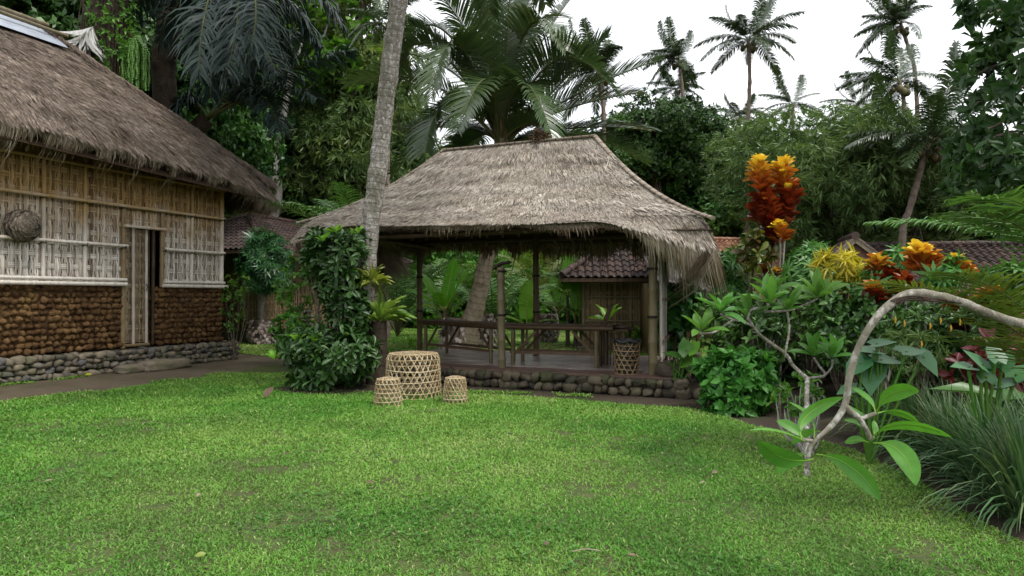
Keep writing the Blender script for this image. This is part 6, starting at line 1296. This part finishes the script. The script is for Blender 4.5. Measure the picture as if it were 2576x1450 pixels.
bush('sapling', 'light green sapling with small pointed leaves beside the middle plumeria stem', [lobe(2020, 970, 6.6, 48, 36), lobe(1985, 1010, 6.5, 40, 28), lobe(2040, 1000, 6.4, 30, 30)], M_mid, .085, .05, LF_OVAL, 4, 55, rb, stems=7, base=(P(2030, 1100, 6.3)[0], 6.3, 0), bark=M_pale)
q = MB(); a = G(1962, 1063); tube(q, [a, a + UP * .45], .014, 6); tag(q.build('stake', M_bark, None, loc=a), 'short brown wooden stake at the lawn edge', 'stake')

# lemongrass clumps
def grassclump(label, c, n, L_, rng):
    o = thing('grass_clump', label, 'grass clump', c, 'lemongrass clumps along the lawn edge'); q = MB(); az = rng.uniform(0, 6.28, n); e = np.abs(rng.normal(.15, .5, n)).clip(0, 1.15); l = L_ * rng.uniform(.6, 1.15, n); hx = np.stack([np.cos(az), np.sin(az), 0 * az], -1); d0 = nrm(hx * np.sin(e)[:, None] + UP * np.cos(e)[:, None]); p = c + hx * rng.uniform(0, .14, n)[:, None]; K = 7; Vs = []; cur = p.copy(); d = d0.copy(); w = rng.uniform(.007, .012, n)
    for k in range(K):
        sd_ = nrm(np.cross(d, UP) + 1e-3); wk = (w * [.8, 1, 1, .9, .7, .45, .05][k])[:, None] / 1; Vs += [cur - sd_ * wk, cur + sd_ * wk]; cur = cur + d * (l / (K - 1))[:, None]; d = nrm(d + np.array([0, 0, -1]) * (.06 + .085 * k) * (.5 + np.sin(e) * 1.2)[:, None] + hx * .05)
    V = np.stack(Vs, 1); base = (np.arange(n) * K * 2)[:, None, None]; F = base + np.array([[2 * k, 2 * k + 2, 2 * k + 3, 2 * k + 1] for k in range(K - 1)])[None]; q.add(V.reshape(-1, 3), F.reshape(-1, 4), np.repeat(rng.uniform(0, 1, n), K * 2)); q.build('blades', M_lemon, o)
for i, (x, y, n, L_, lb) in enumerate(((2200, 1110, 300, .8, 'lemongrass clump at the back of the row, behind the bent plumeria leaves'), (2290, 1150, 420, .95, 'wide lemongrass clump second from the back of the row'), (2380, 1195, 480, 1.0, 'tall lemongrass clump in the middle of the row'), (2470, 1250, 520, 1.05, 'lemongrass clump spreading over the lawn edge, second nearest'), (2570, 1320, 560, 1.05, 'nearest lemongrass clump at the picture edge'), (2520, 1160, 420, 1.1, 'lemongrass clump behind the nearest ones'), (2640, 1240, 400, 1.1, 'lemongrass clump half outside the picture edge'))):
    grassclump(lb, G(x, y) + [.12, .08, 0], n, L_ * .72, np.random.default_rng(300 + i))

# ---------------------------------------------------------------- near plumeria branch, rooted beyond the right edge
YB = 3.2; o = thing('plumeria_tree', 'near plumeria with thick pale bent branch reaching in from the picture edge and huge leaves', 'tree', (3.5, 3.3, 0)); 
bp = lambda x, y, dy=0: P(x, y, YB + dy)
spine = [np.array([3.5, 3.3, 0]), np.array([3.45, 3.3, .6]), np.array([3.2, 3.28, 1.15]), np.array([2.85, 3.22, 1.33]), bp(2640, 822), bp(2560, 812), bp(2490, 790), bp(2430, 765), bp(2380, 750), bp(2330, 741), bp(2285, 742), bp(2245, 762), bp(2205, 800), bp(2172, 850), bp(2150, 900), bp(2136, 955), bp(2130, 1000), bp(2118, 1035), bp(2090, 1073), bp(2060, 1100), bp(2044, 1118)]
wpx = [70, 58, 44, 36, 31, 28, 27, 27, 28, 28, 30, 27, 23, 21, 20, 20, 20, 19, 16, 13, 11]
c_ = catmull(spine, 8); rad = np.interp(np.linspace(0, 1, len(c_)), np.linspace(0, 1, len(wpx)), .8 * np.array(wpx) / 2 / FPX * YB); q = MB(); rad = rad * (1 + .07 * vnoise(np.stack([np.arange(len(c_)) * .22, np.zeros(len(c_))], -1), 4)); tube(q, c_, rad, 20)
for br, a, b in (([bp(2124, 1020), bp(2140, 1036), bp(2160, 1052), bp(2178, 1080), bp(2190, 1104)], 13, 10), ([bp(2160, 1056), bp(2182, 1048), bp(2203, 1040)], 10, 8), ([bp(2044, 1116), bp(2036, 1130), bp(2034, 1148)], 10, 9), ([bp(2044, 1110), bp(2028, 1108), bp(2018, 1104)], 8, 6)): k_ = catmull(br, 6); tube(q, k_, np.linspace(a, b, len(k_)) * .62 / FPX * YB, 12)
q.V[0] = q.V[0] + (vnoise(q.V[0] * 28, 2) - .5)[:, None] * .006
q.build('branch', M_plumbark, o)
q = MB()
for k in range(9):   # dark split along the bend
    xs = [2240 + k * 3, 2275, 2320, 2370 + k * 6]; ys = [757 + k * 1.4, 744 + k * 1.5, 745 + k * 1.3, 755 + k * .9]; t_ = catmull([bp(x, y, -.0165 - .0015 * (k % 3)) for x, y in zip(xs, ys)], 5); tube(q, t_, .0022 + .0012 * (k % 3), 5)
q.build('bark_split', M_barkdk, o)
CX = lambda x, y: ((2700 + .8275 * x) / 1.59, (900 + .8275 * y) / 1.59)
def bigleaf(a, m, b, w, d0=0, d1=0, roll=0.0, tint=.5, dm=None):
    """long leaf from stalk a through m to tip b (crop coordinates), w = width in the picture when seen flat"""
    d0, d1 = d0 * 1.6, d1 * 1.6; A = bp(*CX(*a), d0); B = bp(*CX(*b), d1); Mx = bp(*CX(*m), (d0 + d1) / 2 if dm is None else dm); ctrl = 2 * Mx - (A + B) / 2; n = 22; C_ = bez(A, ctrl, B, n); T = nrm(np.gradient(C_, axis=0)); t = np.linspace(0, 1, n)
    vw = nrm(C_ - [0, 0, CAM_H]); S = nrm(np.cross(T, vw)); N = np.cross(S, T); N = N * np.sign(-(N * vw).sum(1, keepdims=True)); c, s = math.cos(roll), math.sin(roll); S2 = S * c + N * s; N2 = np.cross(T, S2) 
    pr = np.interp(t, [0, .1, .18, .3, .45, .6, .75, .88, .96, 1], [.06, .07, .25, .62, .9, 1, .92, .62, .28, .02]) * w * .88 * .8275 / 1.59 / FPX * YB / 2
    q = MB(); k = 5; f = np.array([-1, -.5, 0, .5, 1.]); rip = np.sin(t * 55)[:, None] * .0012
    V = C_[:, None] + S2[:, None] * (f[None, :, None] * pr[:, None, None]) + N2[:, None] * ((np.abs(f)[None] * pr[:, None] * .22 + rip * np.abs(f)[None]) * 1)[..., None]
    i, j = np.meshgrid(np.arange(n - 1), np.arange(4), indexing='ij'); i, j = i.ravel(), j.ravel(); lc = np.stack([np.broadcast_to(t[:, None], (n, 5)), np.broadcast_to(f, (n, 5)), np.zeros((n, 5))], -1)
    q.add(V.reshape(-1, 3), np.stack([i * 5 + j, (i + 1) * 5 + j, (i + 1) * 5 + j + 1, i * 5 + j + 1], -1), tint, lc.reshape(-1, 3), 0)
    lf = q.build('leaf', M_bigleaf, o); q = MB(); tube(q, C_[:-2] - N2[:-2] * .0008, np.linspace(.0034, .001, n - 2), 6, .9); q.build('midrib', M_bright, lf)
def bigleafmat():
    m, nt, b = newmat('plumeria_big_leaf'); lc = attr(nt, 'lc', 'Vector'); x = nd(nt, 'ShaderNodeSeparateXYZ', 0, i0=lc); y = mth(nt, 'ABSOLUTE', nd(nt, 'ShaderNodeSeparateXYZ', 1, i0=lc))
    v = mth(nt, 'FRACT', mth(nt, 'SUBTRACT', mth(nt, 'MULTIPLY', x, 24), mth(nt, 'MULTIPLY', y, 1.6))); vein = ramp(nt, v, [(0, g3(1)), (.10, g3(0)), (.92, g3(0)), (1, g3(1))])
    n = noise(nt, objco(nt), 22, 4); c = mixc(nt, attr(nt, 'tint'), (.05, .19, .02), (.12, .36, .03)); c = mixc(nt, .4, c, ramp(nt, n, [(.3, g3(.65)), (.7, g3(1.2))]), 'MULTIPLY'); c = mixc(nt, mth(nt, 'MULTIPLY', vein, .45), c, (.20, .34, .08))
    _set(nt, b.inputs['Base Color'], c); b.inputs['Roughness'].default_value = .38; _set(nt, b.inputs['Normal'], bump(nt, vein, .25, .003)); tr = nt.nodes.new('ShaderNodeBsdfTranslucent'); _set(nt, tr.inputs[0], mixc(nt, .5, c, (1, 1, .3), 'MULTIPLY')); mx = nt.nodes.new('ShaderNodeMixShader'); mx.inputs[0].default_value = .42
    nt.links.new(b.outputs[0], mx.inputs[1]); nt.links.new(tr.outputs[0], mx.inputs[2]); nt.links.new(mx.outputs[0], nt.nodes['Material Output'].inputs[0]); return m
M_bigleaf = bigleafmat()
for L_ in [((635, 1050), (500, 1000), (358, 995), 44, 0, -.10, 1.25, .9), ((628, 1045), (570, 985), (490, 948), 62, 0, .05, .5, .4), ((612, 1035), (640, 920), (815, 832), 74, 0, .12, .35, .55), ((668, 1132), (530, 1128), (402, 1038), 112, 0, -.12, -.35, .15),
           ((682, 1110), (850, 1170), (992, 1335), 98, 0, -.12, .25, .35), ((640, 1105), (560, 1140), (485, 1205), 72, .02, .08, .4, .75), ((672, 1030), (650, 930), (548, 856), 40, .04, .18, 1.0, .4), ((700, 1000), (640, 1010), (560, 1060), 60, .08, .2, .6, .5),
           ((970, 905), (930, 840), (852, 785), 50, 0, .1, .9, .5), ((975, 905), (1050, 815), (1182, 805), 92, 0, -.05, .35, .7), ((978, 912), (1080, 905), (1178, 960), 58, 0, .1, .8, .5), ((945, 1035), (1100, 965), (1342, 1028), 66, 0, -.15, .75, .6), ((958, 1055), (1090, 1100), (1165, 1262), 112, 0, -.1, -.25, .75),
           ((935, 1052), (880, 1040), (820, 1055), 50, 0, .05, .6, .4), ((960, 1030), (965, 990), (960, 945), 44, .02, .06, .7, .5), ((940, 930), (890, 925), (835, 870), 60, .03, .16, .7, .4), ((920, 1000), (880, 960), (815, 942), 46, .04, .16, .9, .8)]: bigleaf(*L_)

# ---------------------------------------------------------------- overhanging dark tree at upper right
ct = np.array([4.9, 5.6, 0.]); o = thing('overhanging_tree', 'dark leafy tree overhanging from the upper corner in front of the white sky', 'tree', ct); q = MB(); Yo = 5.4
tk = catmull([ct, ct + [-.1, 0, 1.5], ct + [-.15, -.05, 3.0], ct + [-.1, 0, 4.6]], 8); tube(q, tk, np.linspace(.13, .06, len(tk)), 10)
C_ = []; rt = np.random.default_rng(88)
for x, y, n_, sp in ((2560, 30, 40, 70), (2480, 40, 34, 50), (2430, 20, 8, 16), (2550, 130, 40, 60), (2480, 150, 30, 45), (2430, 195, 14, 26), (2500, 230, 26, 45), (2560, 270, 26, 40), (2470, 330, 30, 42), (2410, 380, 16, 30), (2520, 360, 40, 60), (2440, 430, 40, 48), (2520, 450, 40, 60), (2400, 480, 18, 30), (2570, 520, 24, 50), (2455, 260, 10, 22), (2590, 200, 30, 60), (2600, 400, 30, 60)):
    for k in range(n_): C_.append(P(x + rt.normal(0, sp * .55), y + rt.normal(0, sp * .5), Yo + rt.normal(0, .35)))
    e = P(x, y, Yo); tube(q, catmull([ct + [-.12, 0, max(.8, e[2] - .7)], (ct + [-.12, 0, e[2]] + e) / 2 + [0, 0, .12], e], 5), np.linspace(.03, .007, 11), 6)
q.build('trunk', M_bark, o); C_ = np.array(C_); C_ = C_[rt.uniform(0, 1, len(C_)) < .62]; q = MB(); rosettes(q, C_, np.stack([rt.normal(-.5, .5, len(C_)), rt.normal(0, .4, len(C_)), rt.normal(.25, .4, len(C_))], -1), 7, .115, .05, LF_OVAL, (.6, 1.45), rt, sag=.1)
q.build('foliage', leafmat('overhang_leaf', [(.008, .028, .009), (.014, .046, .014), (.026, .07, .02), (.045, .11, .025)], .45, .25, .25), o)
# palm fronds entering at right behind the bent branch
o = thing('arching_palm', 'yellow-green palm fronds arching just behind the pale bent branch', 'palm', (4.5, 4.9, 0)); q = MB()
for (x0, y0, x1, y1, x2, y2) in ((2700, 960, 2500, 740, 2225, 712), (2720, 930, 2560, 720, 2400, 690), (2700, 700, 2560, 520, 2440, 545), (2700, 640, 2600, 480, 2470, 500), (2720, 1000, 2600, 860, 2450, 850)):
    q = MB(); frond(q, P(x0, y0, 4.6), P(x1, y1, 4.4), P(x2, y2, 4.3), .42, 52, rb, .15, .02, .1, .4, .009, .1, .1); q.build('frond', [M_palmyl if y1 > 700 else M_palmlt, M_rachis], o)
q = MB(); tube(q, catmull([np.array([4.5, 4.9, 0]), np.array([4.2, 4.7, .6]), P(2710, 900, 4.6)], 5), .06, 8); q.build('stem', M_barkdk, o)

# ---------------------------------------------------------------- small things on the lawn
def fallen(x, y, s, label, mat, az, up=.2): q = MB(); p = G(x, y, .03); d = np.array([math.cos(az), math.sin(az), up]); scatter(q, LF_PLUM[0], LF_PLUM[1], p[None], frames(d[None], np.array([[.2, -.6, .8]])), np.array([[s, s * .5, s]]), np.array([.3])); tag(q.build('fallen_leaf', mat, None, loc=p), label, 'leaf', 'fallen leaves on the lawn')
MB_ = stripmat('brown_dead_leaf', [(.10, .06, .045), (.20, .13, .10)], .8); fallen(662, 1002, .2, 'curled brown dead leaf on the grass left of the tall dark shrub', MB_, .6, 1.2); fallen(1370, 1372, .05, 'tiny reddish leaf on the near lawn', MB_, 1.0); fallen(1790, 1190, .06, 'small pale dead leaf on the grass left of the middle plumeria stem', M_dry, .3); fallen(488, 1400, .06, 'small yellow-green fallen leaf on the near left lawn', M_lime, .4)
fallen(212, 944, .12, 'yellow fallen leaf on the dirt path below the stone footing', M_yel, .2)
def stick(x, y, L_, az, label): q = MB(); p = G(x, y, .025); tube(q, catmull([p, p + [math.cos(az) * L_ * .5, math.sin(az) * L_ * .5, .012], p + [math.cos(az) * L_, math.sin(az) * L_, 0]], 4), .004, 5); tag(q.build('twig', M_dry, None, loc=p), label, 'twig', 'twigs on the lawn')
stick(1075, 1035, .14, .2, 'short pale twig on the grass in front of the right small basket'); stick(1440, 1388, .16, .05, 'thin dry twig lying on the near lawn'); 

for k in range(18):
    q = MB(); x, y = rb.uniform(-4.5, 2.5), rb.uniform(3.6, 8.5); p = np.array([x, y, .035]); s_ = rb.uniform(.035, .07); a_ = rb.uniform(0, 6.28); scatter(q, LF_OVAL[0], LF_OVAL[1], p[None], frames(np.array([[math.cos(a_), math.sin(a_), .1]]), np.array([[0, -.2, 1.]])), np.array([[s_, s_ * .5, s_]]), np.array([rb.uniform(0, 1)])); tag(q.build('leaf_scrap', MB_ if k % 3 else M_dry, None, loc=p), 'tiny scrap of dead leaf lying in the front lawn grass', 'leaf', 'dead leaf scraps in the lawn')
